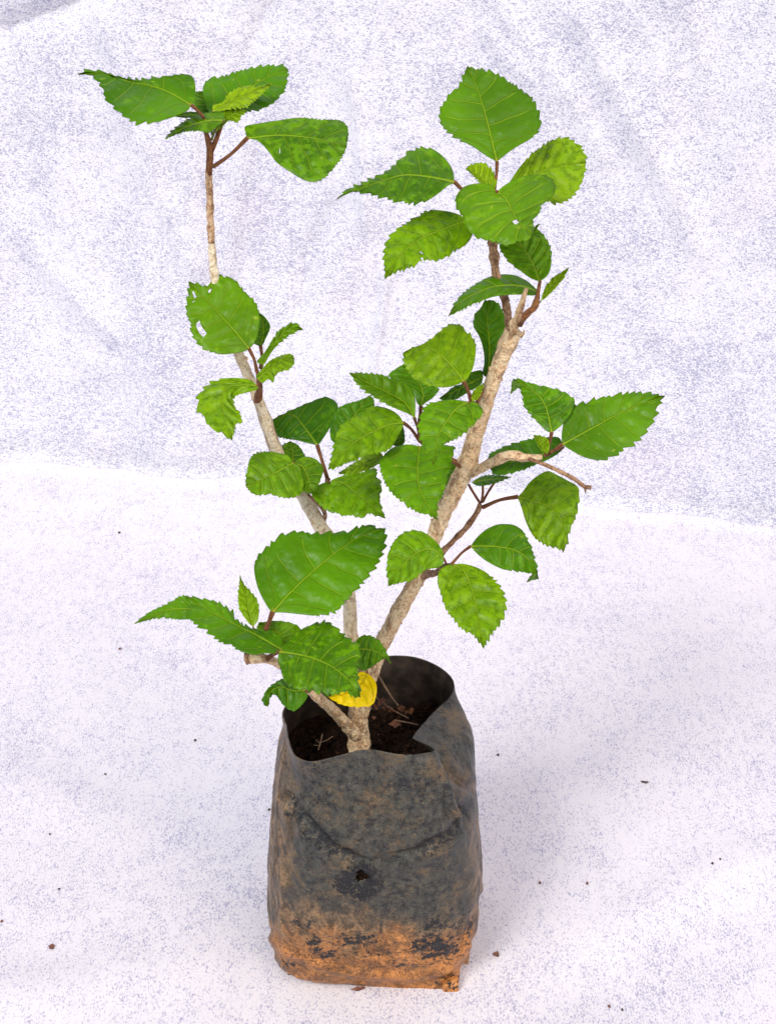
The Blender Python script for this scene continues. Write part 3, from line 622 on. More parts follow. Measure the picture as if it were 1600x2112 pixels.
# ---- bottom left (G)
leaf('G', [(832, 562), (940, 442), (1080, 312), (1230, 192), (1350, 122), (1472, 84)],
     [(800, 520), (750, 422), (728, 310), (750, 240), (800, 190), (850, 142), (910, 112), (990, 102), (1060, 112), (1150, 108), (1250, 98), (1310, 82), (1370, 58), (1420, 78)],
     [(900, 562), (1000, 571), (1080, 578), (1150, 568), (1205, 545), (1262, 480), (1300, 440), (1335, 405), (1390, 340), (1435, 272), (1462, 215), (1478, 160)], -.034, k=.6, fold=.08, tone=(.0, .06, 0), teeth=17, wave=.7,
     pet=[(832, 562), (815, 610), (795, 655)], petY=[-.034, -.032, -.030], petw=10)
leaf('G', [(722, 642), (700, 560), (680, 460), (647, 350)], [(682, 600), (645, 540), (636, 460), (644, 400)], [(750, 600), (755, 522), (730, 465), (692, 425), (662, 385)], -.026, k=.3, tone=(.2, .65, 0), teeth=9, amp=.9, label='small upright yellow-green leaf',
     pet=[(722, 642), (740, 700), (780, 800)], petY=[-.026, -.024, -.022], petw=3, petmat=M_GREENP)
leaf('G', [(900, 762), (872, 690), (830, 645), (755, 620)], [(870, 720), (800, 680), (745, 655)], [(940, 722), (1002, 680), (980, 640), (930, 618), (850, 608)], -.022, k=.6, tone=(.4, .2, 0), teeth=9, amp=.5)
leaf('G', [(888, 776), (760, 700), (620, 628), (490, 560), (338, 468)],
     [(890, 722), (855, 682), (800, 660), (730, 652), (665, 628), (628, 595), (590, 545), (520, 502), (440, 482)],
     [(850, 792), (780, 792), (720, 800), (640, 775), (600, 745), (545, 732), (500, 700), (460, 668), (420, 640), (375, 612), (358, 560), (362, 520)], -.036, k=1.0, g=.1, fold=.3, tone=(.08, .05, 0), teeth=11, start=.3,
     extra=[dict(mid=[(385, 540), (250, 545), (150, 583), (48, 624)], left=[(365, 480), (310, 468), (240, 508), (130, 560)], right=[(380, 585), (340, 600), (280, 598), (200, 592), (120, 606)], d=.003, k=.6, g=-.4, under=False, amp=.8)],
     pet=[(888, 776), (870, 790), (850, 795)], petY=[-.036, -.03, -.024])
leaf('G', [(870, 785), (1000, 805), (1110, 840), (1200, 890), (1280, 962), (1332, 1043)],
     [(905, 738), (960, 682), (1030, 640), (1110, 615), (1160, 620), (1205, 655), (1250, 700), (1305, 730), (1332, 770), (1318, 850), (1324, 950)],
     [(864, 830), (880, 890), (902, 950), (960, 995), (1030, 1000), (1100, 1020), (1180, 1030), (1240, 1010), (1295, 1042)], -.044, k=.75, fold=-.15, tone=(.38, .12, 0), teeth=13, wave=1.5, pet=[(870, 785), (850, 790), (840, 800)], petY=[-.044, -.035, -.026])
leaf('G', [(1312, 770), (1380, 772), (1440, 792), (1503, 850)], [(1308, 722), (1355, 690), (1420, 706), (1462, 750), (1488, 800)], [(1318, 870), (1355, 889), (1400, 868), (1440, 838), (1478, 820)], -.012, k=.6, fold=-.2, tone=(.25, .05, 0), teeth=9,
     holes=[], pet=[(1312, 770), (1300, 830), (1310, 900)], petY=[-.012, 0, .012])
leaf('G', [(1372, 905), (1330, 970), (1260, 1020), (1150, 1045)], [(1330, 900), (1290, 950), (1220, 1000)], [(1412, 945), (1426, 1000), (1402, 1085), (1320, 1099), (1240, 1090), (1180, 1064)], -.004, k=.3, fold=.05, tone=(0, 0, 1), teeth=9, amp=.45, wave=.5,
     label='bright yellow dying leaf behind the lowest green leaf', pet=[(1372, 905), (1368, 880), (1375, 850)], petY=[-.004, .006, .016], petw=4)
leaf('G', [(1020, 1008), (950, 1008), (870, 985), (808, 1030), (806, 1095)], [(990, 998), (950, 982), (920, 958), (890, 940), (850, 958), (802, 1000), (775, 1050), (782, 1085)],
     [(1032, 1040), (1002, 1085), (960, 1120), (915, 1106), (885, 1075), (868, 1038), (838, 1028), (818, 1055)], -.012, k=.5, g=.2, fold=-.3, tone=(.1, 0, 0), teeth=10, amp=.8, wave=1.6, pet=[(1020, 1008), (1050, 1015), (1085, 1035)], petY=[-.012, -.008, -.004])

# ------------------------------------------------------------------ the bag
rim = [PY(750, 1548, -.032), PY(820, 1551, -.032), PY(893, 1541, -.024), PY(850, 1521, -.001), PY(890, 1474, .024), PY(934, 1427, .045), PY(924, 1390, .057), PY(870, 1360, .067),
       PY(800, 1353, .072), PY(700, 1375, .07), PY(622, 1420, .052), PY(583, 1467, .022), PY(590, 1500, .002), PY(597, 1535, -.016), PY(612, 1562, -.027), PY(645, 1572, -.031), PY(700, 1560, -.032)]
ANG = [-90, -70, -50, -25, 0, 25, 42, 65, 90, 115, 145, 175, 192, 208, 222, 238, 255]
def sring(z, a, yf, yb, n, dents=None):
    yc, b = (yf + yb) / 2, (yb - yf) / 2; out = []
    for i, g in enumerate(ANG):
        c, s = math.cos(R(g)), math.sin(R(g))
        k = (dents or {}).get(i, 1.0)
        out.append(Vector((k * a * math.copysign(abs(c) ** (2 / n), c) + .0007, yc + k * b * math.copysign(abs(s) ** (2 / n), s), z)))
    return out
bot = [PF(750, 2037), PF(850, 2044), PF(943, 2047), PF(946, 2015), PF(952, 1975), Vector((.056, .035, 0)), Vector((.050, .057, 0)), Vector((.03, .068, 0)), Vector((0, .070, 0)), Vector((-.03, .068, 0)),
       Vector((-.053, .05, 0)), Vector((-.059, .02, 0)), PF(566, 1960), PF(571, 1980), PF(582, 1997), PF(630, 2012), PF(690, 2028)]
rings = [bot, sring(.009, .0578, -.028, .072, 4.2, {2: .97, 3: .90, 4: .90}), sring(.03, .0597, -.033, .074, 3.6, {3: .98, 4: .985}), sring(.06, .0588, -.036, .076, 3.3), sring(.09, .0564, -.037, .076, 3.1),
         sring(.12, .0534, -.036, .074, 2.9, {3: .95}), sring(.143, .0502, -.034, .071, 2.5, {3: .87, 2: 1.0, 4: .985})]
rings.append(rim)
SUB = 26; NC = 17 * SUB
def closed(ring, hard):
    out = []; n = len(ring)
    for i in range(n):
        p = [ring[(i + k - 1) % n] for k in range(4)]
        for j in range(SUB):
            t = j / SUB; c = cat(*p, t)
            if i in hard: c = c.lerp(p[1].lerp(p[2], t), .85)
            out.append(c)
    return out
RR = [closed(r, {2, 3} if i == len(rings) - 1 else (({0, 1, 2, 14, 15} if i == 0 else set()))) for i, r in enumerate(rings)]
NV = 210
def column(j):
    P = [r[j] for r in RR]
    return spline(P, NV)
cols = [column(j) for j in range(NC)]
AXIS = Vector((0, .02, 0))
arc = [(590, 1640), (640, 1700), (690, 1748), (740, 1774), (800, 1776), (860, 1750), (920, 1712), (962, 1668), (985, 1625)]
crs2 = [(895, 1545), (905, 1600), (918, 1650), (945, 1690)]
crs3 = [(985, 1630), (945, 1612), (915, 1585), (900, 1560)]
crs4 = [(580, 1480), (597, 1600), (600, 1700), (592, 1820)]
lip = [(560, 1935), (590, 1965), (640, 1985), (700, 2005), (800, 2018), (870, 2016), (930, 2000), (962, 1950)]
crs5 = [(925, 2040), (940, 1985), (975, 1900), (990, 1850)]
verts, wear = [], []
for i in range(NV):
    for j in range(NC):
        p = cols[j][i].copy(); ctr = Vector((0, .02, p.z)); d = (p - ctr); d.z = 0; r = d.length; d.normalize()
        x, y = proj(p); front = d.dot(AX) < .35
        o_ = 0.0; zf = i / (NV - 1)
        lowz = sstep(0, .04, zf)
        o_ += (.0013 * nz(p, 32, 1) + .0004 * nz(p, 90, 2) + .0001 * nz(p, 210, 3)) * lowz * (1 - .5 * sstep(.93, 1, zf))
        st = nz((math.atan2(d.y, d.x) * 1.6 + p.z * 14, p.z * 22, 0), 2.3, 4)
        o_ += .0011 * (1 - abs(nz((math.atan2(d.y, d.x) * 3.0 + p.z * 9, p.z * 7, 2), 1.6, 6)) * 2.2) ** 3 * lowz * (1 - .8 * sstep(.88, 1, zf)) * .6
        o_ += .0012 * abs(st) * lowz * (1 - .6 * sstep(.9, 1, zf))
        blk = tan = cly = 0.0
        if front:
            sil = sstep(562, 600, x) * sstep(988, 955, x)
            da, ta = segdist(x, y, arc)
            o_ -= sil * .0024 * math.exp(-(da / 10) ** 2) * (.55 + .45 * abs(math.cos(ta * 3.1)))
            o_ += sil * .0010 * math.exp(-((da - 22) / 16) ** 2)
            d2, _ = segdist(x, y, crs2); o_ += .0017 * math.exp(-(d2 / 6) ** 2) * sstep(1545, 1570, y); o_ -= .0016 * math.exp(-((d2 - 14) / 8) ** 2) * sstep(1545, 1570, y) * (x > 900)
            d3, _ = segdist(x, y, crs3); o_ -= sil * .0034 * math.exp(-(d3 / 9) ** 2); o_ += sil * .0012 * math.exp(-((d3 - 18) / 9) ** 2)
            d4, _ = segdist(x, y, crs4); o_ -= .0012 * math.exp(-(d4 / 7) ** 2) * sstep(.99, .95, zf)
            dl, _ = segdist(x, y, lip); o_ += .0013 * math.exp(-(dl / 9) ** 2); o_ -= .0008 * math.exp(-((dl - 16) / 8) ** 2)
            d5, _ = segdist(x, y, crs5); o_ -= .0016 * math.exp(-(d5 / 7) ** 2)
            hd = math.hypot((x - 745), (y - 1808)); o_ -= .0016 * math.exp(-(hd / 18) ** 2); o_ += .0004 * math.exp(-((hd - 36) / 10) ** 2)
            ring_ = math.exp(-((math.hypot((x - 740) * .80, (y - 1818) * 1.0) - 22) / 19) ** 2)
            blk = max(blk, .98 * ring_)
            lx = 895 + (y - 1545) * .34
            o_ += .0058 * sstep(6, -6, x - lx) * sstep(770, 880, x) * sstep(1535, 1560, y) * sstep(1760, 1650, y)
            tan -= 0
            rt = sstep(.0, .5, ta)
            blk = max(blk, math.exp(-(da / (15 + 9 * math.sin(ta * 11))) ** 2) * (.7 if .62 < ta < .9 or .08 < ta < .38 else .35))
            for cx, cy, rx, ry, a_ in ((900, 1955, 58, 28, .95), (895, 1905, 26, 18, .8), (735, 1938, 56, 16, .72), (655, 1950, 20, 28, .74), (680, 1968, 24, 12, .7), (760, 1965, 60, 10, .5), (970, 1900, 20, 45, .6), (930, 2020, 30, 14, .62), (630, 1905, 30, 16, .5), (960, 1660, 22, 24, .8), (830, 1990, 50, 12, .55), (950, 1560, 25, 40, .35),
                                       (620, 1975, 30, 16, .3), (920, 2030, 40, 10, .5), (600, 1990, 30, 10, .55), (950, 1930, 22, 60, .5), (650, 1600, 40, 60, .45), (860, 1610, 60, 40, .35), (940, 1900, 45, 40, .4), (600, 1660, 14, 40, .5)):
                blk = max(blk, a_ * math.exp(-((x - cx) / rx) ** 2 - ((y - cy) / ry) ** 2))
            # dust: tan on the left side and below the arc, grey on the upper panel
            tan = max(sstep(640, 570, x) * .8, sstep(930, 985, x) * sstep(1640, 1700, y) * .8)
            tan = max(tan, sstep(1780, 1930, y - 40 * math.exp(-((x - 840) / 120) ** 2)))
            tan = max(tan, .35 * sstep(1560, 1700, y) * (1 - sstep(1600, 1750, y) * .3))
            if d3 < 40 and y > 1585 and x > 905: tan = max(tan, .6 * (1 - d3 / 40))
            cly = max(sstep(1865, 2015, y + 30 * abs(x - 790) / 220), .62 * sstep(1700, 1980, y) * sstep(620, 562, x), .7 * sstep(1820, 1950, y) * sstep(940, 992, x))
        else:
            cly = sstep(.05, .0, p.z); tan = sstep(.13, .03, p.z)
        p = p + d * o_
        verts.append(p); wear.append((cly, blk, tan))
faces = []
hole_c = (745, 1808)
for i in range(NV - 1):
    for j in range(NC):
        a = i * NC + j; b = i * NC + (j + 1) % NC
        c = (verts[a] + verts[b]) / 2; x, y = proj(c)
        if c.y < 0 and (abs(x - 745) < 14):
            an = math.atan2(y - 1808, x - 745)
            if math.hypot(x - 745, (y - 1808) * 1.1) < 12 + 2.6 * math.sin(an * 3 + 1) + 1.2 * math.sin(an * 7): continue
        faces.append((a, b, b + NC, a + NC))
# flat base
cb_ = len(verts); verts.append(Vector((0, .02, .0005))); wear.append((1, 0, 1))
for j in range(NC): faces.append(((j + 1) % NC, j, cb_))
BO = Vector((0, .02, 0))
bag = bpy.data.objects.new('grow_bag', None); C.objects.link(bag); bag.location = BO
tag(bag, 'creased black plastic grow bag stained with orange clay, standing on the white cloth', 'grow bag')
def bag_mat():
    m = NT('bag_plastic'); P = m.obj()
    at = m.node('ShaderNodeAttribute', attribute_name='wear'); s = m.node('ShaderNodeSeparateColor'); m.l.new(at.outputs['Color'], s.inputs[0])
    cly, blk, tan = s.outputs
    n0 = m.noise(P, 60, 5, .65); n1 = m.noise(P, 230, 6, .75, .2); n2 = m.noise(P, 1000, 4, .7); n3 = m.noise(P, 26, 3, .6)
    ns = m.noise(P, 150, 5, .7, .8, (1, 1, .55)); n4 = m.noise(P, 420, 6, .8, .15)
    sp = m.node('ShaderNodeSeparateXYZ'); m.l.new(P, sp.inputs[0]); z = sp.outputs[2]
    drk = m.mix(n2, (.010, .012, .016), (.026, .027, .030))
    n5 = m.noise(P, 780, 4, .75)
    gry = m.mix(m.mr(m.math('ADD', m.math('MULTIPLY', n1, .7), m.math('MULTIPLY', n5, .3)), .40, .60), (.030, .032, .033), (.085, .082, .072))
    col = m.mix(m.math('MULTIPLY', m.mr(m.math('ADD', n0, m.math('MULTIPLY', n4, .6)), .78, .98), .65), gry, (.15, .105, .062))
    col = m.mix(m.math('MULTIPLY', m.mr(n1, .45, .37), .75), col, drk)
    dust = m.mix(m.mr(ns, .38, .62), (.060, .043, .028), (.25, .168, .102))
    dust = m.mix(m.math('MULTIPLY', m.mr(n5, .48, .38), .8), dust, (.030, .024, .018))
    mx = m.math('SUBTRACT', m.math('ADD', m.math('ADD', m.math('MULTIPLY', n0, .4), m.math('MULTIPLY', n4, .35)), m.math('MULTIPLY', n3, .25)), .5)
    f = m.mr(m.math('ADD', m.math('MULTIPLY', tan, .75), m.math('MULTIPLY', mx, 1.6)), .12, .80)
    col = m.mix(f, col, dust)
    clay = m.mix(m.mr(n1, .35, .65), (.135, .064, .026), (.37, .185, .072))
    clay = m.mix(m.mr(n3, .5, .7), clay, (.40, .20, .078))
    clay = m.mix(m.math('MULTIPLY', m.mr(n5, .46, .38), .75), clay, (.07, .035, .016))
    clay = m.mix(m.math('MULTIPLY', m.mr(n4, .55, .66), .6), clay, (.52, .31, .16))
    f = m.mr(m.math('ADD', cly, m.math('MULTIPLY', mx, 4.2)), .25, 1.05)
    col = m.mix(f, col, clay)
    g = m.math('ADD', blk, m.math('MULTIPLY', m.math('SUBTRACT', m.noise(P, 330, 5, .75, .3), .5), 4.2))
    f = m.mr(g, .50, .60)
    col = m.mix(m.math('MULTIPLY', f, m.mr(blk, .05, .25)), col, drk)
    # wormy dark outlines where the clay film has lifted
    wv = m.noise(P, 190, 4, .6, 1.2); wl_ = m.mr(m.math('ABSOLUTE', m.math('SUBTRACT', wv, .5)), .004, .022, 1, 0)
    band = m.math('MULTIPLY', m.mr(z, .008, .016), m.mr(z, .056, .034))
    band = m.math('MULTIPLY', band, m.mr(m.noise(P, 45, 2), .42, .56))
    col = m.mix(m.math('MULTIPLY', wl_, m.math('MULTIPLY', band, .9)), col, drk)
    col = m.mix(m.math('MULTIPLY', m.mr(n2, .56, .66), .35), col, m.mix(.6, col, (.42, .30, .18)))
    gm = m.node('ShaderNodeGamma'); m.l.new(m.mix(1.0, col, (1.52, 1.58, 1.58), 'MULTIPLY'), gm.inputs[0]); gm.inputs[1].default_value = 1.36; col = gm.outputs[0]
    m.l.new(col, m.b.inputs['Base Color'])
    m.l.new(m.mr(n1, .3, .7, .33, .55), m.b.inputs['Roughness']); m.b.inputs['Specular IOR Level'].default_value = .36
    cr1 = m.noise(P, 26, 2, .5, .6, (1.0, 1.0, .4)); cr2 = m.noise(P, 48, 2, .5, .5, (.5, .5, 1.0))
    rd = lambda q: m.math('POWER', m.math('SUBTRACT', 1.0, m.math('ABSOLUTE', m.math('MULTIPLY', m.math('SUBTRACT', q, .5), 5.0)), clamp=True), 2.0)
    h = m.math('ADD', m.math('ADD', m.math('MULTIPLY', n1, .22), m.math('MULTIPLY', n5, .22)), m.math('MULTIPLY', ns, .45))
    h = m.math('ADD', h, m.math('ADD', m.math('MULTIPLY', rd(cr1), 1.5), m.math('MULTIPLY', rd(cr2), .8)))
    m.l.new(m.bump(h, .8, .0012), m.b.inputs['Normal'])
    return m.m
M_BAG = bag_mat()
me = bpy.data.meshes.new('bag_wall'); me.from_pydata([tuple(v - BO) for v in verts], [], faces)
ca = me.color_attributes.new('wear', 'FLOAT_COLOR', 'POINT')
for i, w in enumerate(wear): ca.data[i].color = (*w, 1)
bw = link('bag_wall', me, bag, [M_BAG, simple_mat('bag_inside', (.022, .016, .012), (.060, .042, .030), .6, 150)])
sm = bw.modifiers.new('film', 'SOLIDIFY'); sm.thickness = .0005; sm.offset = -1; sm.material_offset = 1

def slab(name, outline, Y, dY, th, mat, parent, base, wearv):
    """small folded plastic flap: outline in px, leaning over dY from top to bottom"""
    ys = [p[1] for p in outline]; y0, y1 = min(ys), max(ys)
    P = [PY(a, b, Y + dY * (b - y0) / (y1 - y0)) for a, b in outline]
    n = len(P); off = Vector((0, th, 0))
    v = [p - base for p in P] + [p + off - base for p in P]
    f = [tuple(range(n)), tuple(range(2 * n - 1, n - 1, -1))] + [(i, i + n, (i + 1) % n + n, (i + 1) % n) for i in range(n)]
    me = bpy.data.meshes.new(name); me.from_pydata([tuple(q) for q in v], [], f)
    bm = bmesh.new(); bm.from_mesh(me); bmesh.ops.recalc_face_normals(bm, faces=bm.faces)
    bmesh.ops.triangulate(bm, faces=bm.faces[:]); bm.to_mesh(me); bm.free()
    c = me.color_attributes.new('wear', 'FLOAT_COLOR', 'POINT')
    for q in c.data: q.color = (*wearv, 1)
    return link(name, me, parent, [mat], smooth=False)
slab('corner_flap', [(972, 1900), (975, 1925), (969, 1960), (966, 1990), (953, 1988), (945, 1975), (950, 1930)], .002, -.012, .002, M_BROWN, bag, BO, (.6, .4, .5))
slab('corner_flap', [(912, 2036), (928, 2024), (944, 2021), (946, 2044), (938, 2049), (915, 2050)], -.0265, -.002, .003, M_BAG, bag, BO, (1, .3, .5))

# ------------------------------------------------------------------ soil
def soil_mat():
    m = NT('soil'); P = m.obj()
    n = m.noise(P, 260, 6, .75); v = m.vor(P, 330)
    col = m.mix(m.mr(n, .35, .68), (.004, .0025, .0015), (.038, .017, .008))
    col = m.mix(m.math('MULTIPLY', m.mr(m.noise(P, 420, 3), .62, .70), .8), col, (.16, .055, .02))
    m.l.new(col, m.b.inputs['Base Color']); m.b.inputs['Roughness'].default_value = .95
    m.b.inputs['Specular IOR Level'].default_value = .15
    m.l.new(m.bump(m.math('ADD', n, v), 1, .003), m.b.inputs['Normal'])
    return m.m
M_SOIL = soil_mat()
bm = bmesh.new(); rg = random.Random(3)
lv = [RR[0], RR[1], RR[2], RR[3], RR[4], RR[5]]
prevr = None; step = 4
for r in lv:
    ring = [bm.verts.new(BO.xyz.__class__((p.x * .955, .02 + (p.y - .02) * .955, max(.002, p.z))) - BO) for p in r[::step]]
    if prevr:
        for k in range(len(ring)): bm.faces.new((prevr[k], prevr[(k + 1) % len(ring)], ring[(k + 1) % len(ring)], ring[k]))
    prevr = ring
NR = 34
for q in range(1, NR + 1):
    s = 1 - q / (NR + .5)
    ring = []
    for p in RR[5][::step]:
        x, y = p.x * .955 * s, (p.y - .02) * .955 * s
        h = .120 + .006 * nz((x, y, 0), 30, 4) + .004 * nz((x, y, 0), 110, 5) + .002 * nz((x, y, 0), 300, 6) + .012 * max(0, x / .05) * s * (1 if y > 0 else .3) - .008 * max(0, -x / .05) * s
        ring.append(bm.verts.new((x, y, h)))
    for k in range(len(ring)): bm.faces.new((prevr[k], prevr[(k + 1) % len(ring)], ring[(k + 1) % len(ring)], ring[k]))
    prevr = ring
bm.faces.new(prevr)
for _ in range(420):
    a = rg.uniform(0, 6.28); rr = math.sqrt(rg.random()); x, y = .047 * rr * math.cos(a), .046 * rr * math.sin(a)
    h = .120 + .006 * nz((x, y, 0), 30, 4) + .012 * max(0, x / .05) * rr * (1 if y > 0 else .3) - .008 * max(0, -x / .05) * rr
    s = rg.uniform(.0007, .0026)
    rs = bmesh.ops.create_icosphere(bm, subdivisions=1, radius=s, matrix=Matrix.Translation((x, y, h + s * .3)))
    for v in rs['verts']: v.co += Vector((rg.uniform(-1, 1), rg.uniform(-1, 1), rg.uniform(-1, 1))) * s * .3
me = bpy.data.meshes.new('soil'); bm.to_mesh(me); bm.free()
soil = link('soil', me, None, [M_SOIL], smooth=False, loc=BO); tag(soil, 'dark crumbly potting soil filling the black grow bag', 'soil', kind='stuff')

# twigs and litter lying on the soil
M_TWIG = simple_mat('dry_twig', (.10, .06, .035), (.20, .13, .08)); M_DRY = simple_mat('dry_leaf', (.05, .016, .005), (.14, .045, .011)); M_CRUMB = simple_mat('crumb', (.22, .08, .045), (.10, .05, .04)); M_DK = simple_mat('dark_speck', (.03, .025, .025), (.07, .05, .05))
def twig(f, pts, Ys, ws, label, mat=M_TWIG, branches=()):
    q = fr(f, pts); P = [PY(a, b, y) for (a, b), y in zip(q, Ys)]
    o = tube('dry_twig', P, [w * depth(p) / FPX / 2 for w, p in zip(ws, P)], mat, None, sides=8, rough=.15, step=.0015)
    for bp, by in branches:
        q2 = fr(f, bp); P2 = [PY(a, b, y) for (a, b), y in zip(q2, by)]
        c = tube('side_twig', P2, [ws[-1] * .4 * depth(p) / FPX for p in P2], mat, None, sides=6, rough=.15, step=.0015)
        c.parent = o; c.location = c.location - o.location
    return tag(o, label, 'twig')
twig('H', [(735, 282), (785, 360), (840, 450), (885, 515), (925, 560)], [.052, .052, .05, .048, .046], [4.5, 5, 4.5, 4, 3], 'long dry twig leaning on the back wall inside the bag')
twig('H', [(752, 485), (830, 545), (900, 590), (985, 635)], [.036, .036, .038, .04], [3.5, 3.5, 3, 2.5], 'thin dry stalk lying right of the main stem')
twig('H', [(885, 645), (960, 660), (1055, 680)], [.026, .026, .026], [2.5, 3, 2.5], 'short dry stalk ending at the inward fold of the bag')
twig('H', [(335, 860), (350, 810), (365, 745)], [.010, .012, .014], [3, 3, 2], 'small forked root bit on the soil left of the stem', branches=[([(348, 815), (318, 788)], [.011, .012]), ([(352, 805), (395, 790), (440, 762)], [.012, .013, .014]), ([(345, 830), (300, 825)], [.010, .010])])
FL = [(790, 530, .034, 'curled red-brown leaf scrap nearest the stem'), (815, 575, .034, 'red-brown leaf scrap under the thin stalk'), (865, 590, .038, 'broad rust-brown leaf scrap beside the stalk tip'), (925, 575, .044, 'folded orange-brown leaf scrap under the long twig'),
      (985, 600, .046, 'pointed brown leaf scrap touching the back wall'), (740, 550, .034, 'dark red leaf scrap behind the main stem'), (890, 690, .024, 'small brick-red leaf scrap in front of the stalk'), (720, 640, .026, 'narrow brown leaf scrap beside the stem base')]
for i, (a, b, Y, lb) in enumerate(FL):
    x, y = fr('H', [(a, b)])[0]; c = PY(x, y, Y); rg = random.Random(i + 40); bm = bmesh.new()
    n = 9; s = rg.uniform(.0026, .0042); vs = []
    cv = bm.verts.new((0, 0, .0012))
    for k in range(n):
        an = 6.283 * k / n; rr = s * rg.uniform(.45, 1.15); vs.append(bm.verts.new((rr * math.cos(an), rr * .75 * math.sin(an), rg.uniform(-.0015, .0028))))
    for k in range(n): bm.faces.new((cv, vs[k], vs[(k + 1) % n]))
    me = bpy.data.meshes.new('dry_leaf_scrap'); bm.to_mesh(me); bm.free()
    o = link('dry_leaf_scrap', me, None, [M_DRY], smooth=False, loc=c + Vector((0, 0, .001))); o.rotation_euler = (rg.uniform(-.2, .6), rg.uniform(-.3, .3), rg.uniform(0, 6))
    mo = o.modifiers.new('thickness', 'SOLIDIFY'); mo.thickness = .0003
    tag(o, lb, 'leaf litter', 'dry leaf scraps on the soil')

# ------------------------------------------------------------------ cloths
def cloth_mat(name, amount, tint, stretch, lo, fs_, base):
    m = NT(name); P = m.obj()
    fine = m.noise(P, fs_, 2, .6, .6, stretch); mid_ = m.noise(P, 230, 3, .6, .3, stretch); big = m.noise(P, 9, 3, .55); bl = m.noise(P, 34, 3, .6)
    v = m.math('ADD', fine, m.math('MULTIPLY', m.math('SUBTRACT', mid_, .5), .35))
    v = m.math('ADD', v, m.math('MULTIPLY', m.math('SUBTRACT', big, .5), .18))
    v = m.math('ADD', v, m.math('MULTIPLY', m.math('SUBTRACT', bl, .5), .16))
    f = m.mr(v, .47 + lo, .67 + lo)
    col = m.mix(m.math('MULTIPLY', f, amount), base, tint)
    pk = m.math('MULTIPLY', m.mr(m.noise(P, 6, 2), .60, .75), .10)
    col = m.mix(pk, col, (.80, .60, .70))
    m.l.new(col, m.b.inputs['Base Color']); m.b.inputs['Roughness'].default_value = .9; m.b.inputs['Specular IOR Level'].default_value = .2
    h = m.math('ADD', m.math('MULTIPLY', fine, -1), m.math('MULTIPLY', mid_, .8))
    m.l.new(m.bump(h, .35, .0008), m.b.inputs['Normal'])
    return m.m
M_GC = cloth_mat('ground_cloth_fabric', .92, (.33, .33, .48), (1, .5, 1), .025, 1200, (.695, .68, .73))
M_BC = cloth_mat('backdrop_cloth_fabric', .92, (.30, .31, .46), (.65, 1, 1.2), -.018, 860, (.70, .705, .77))
edge = [(-600, 930), (-200, 950), (0, 962), (100, 966), (190, 979), (260, 983), (330, 998), (410, 1001), (500, 994), (620, 1000), (760, 1012), (950, 1021), (1080, 1038), (1190, 1050), (1290, 1064), (1400, 1072), (1500, 1090), (1600, 1106), (1900, 1150), (2300, 1190)]
E3 = [PF(a, b) for a, b in edge]
E3 = [Vector((-2.2, E3[0].y + .05, 0))] + E3 + [Vector((2.2, E3[-1].y - .08, 0))]
def edgeY(x):
    for a, b in zip(E3, E3[1:]):
        if a.x <= x <= b.x: return a.y + (b.y - a.y) * (x - a.x) / (b.x - a.x)
    return E3[-1].y
NX, NY = 420, 420
vs, fs = [], []
def warp(u, k=1.6):   # finer toward the middle
    return math.copysign(abs(u) ** k, u)
for j in range(NY + 1):
    v = j / NY
    for i in range(NX + 1):
        x = 2.15 * warp(2 * i / NX - 1)
        ye = edgeY(x); y = ye - (ye + 1.4) * (v ** 1.25)
        z = .0030 * nz((x, y, 0), 5, 21) + .0016 * nz((x, y, 0), 13, 22) + .0007 * nz((x, y * .6, 0), 40, 23)
        z += .0016 * abs(nz((x * .7 + y * .5, y * .35, 0), 9, 24))
        dd = math.hypot(x, (y - .02) * 1.1)
        z *= sstep(.045, .13, dd)
        # slack ridges pressed out beside the bag
        for (ax, ay, bx, by, h, w) in ((.075, -.02, .26, .10, .0042, .020), (.08, -.05, .30, -.16, .0036, .022), (-.08, .0, -.30, -.06, .0034, .022), (-.07, -.05, -.22, -.22, .0036, .020), (.02, -.08, .06, -.30, .0028, .02), (-.09, .08, -.33, .2, .003, .025), (.1, .12, .34, .3, .003, .03)):
            d_, t_ = segdist(x, y, [(ax, ay), (bx, by)])
            z += h * math.exp(-(d_ / w) ** 2) * max(0, math.sin(min(1, t_) * 3.1416)) ** .8
        de = ye - y
        z += .0048 * math.exp(-(de / .009) ** 2) + .0015 + .003 * math.exp(-(de / .05) ** 2) * nz((x, 0, 0), 12, 8)
        vs.append((x, y, max(.0008, z) if dd > .05 else 0.0003)); 
for j in range(NY):
    for i in range(NX):
        a = j * (NX + 1) + i; fs.append((a, a + NX + 1, a + NX + 2, a + 1))
me = bpy.data.meshes.new('ground_cloth'); me.from_pydata(vs, [], fs)
gc = link('ground_cloth', me, None, [M_GC]); sm = gc.modifiers.new('thickness', 'SOLIDIFY'); sm.thickness = .0012; sm.offset = -1
gc.location.z = 0.0
tag(gc, 'white speckled non-woven cloth spread flat under the bag', kind='structure')
# the bag stands on the cloth: keep both in contact

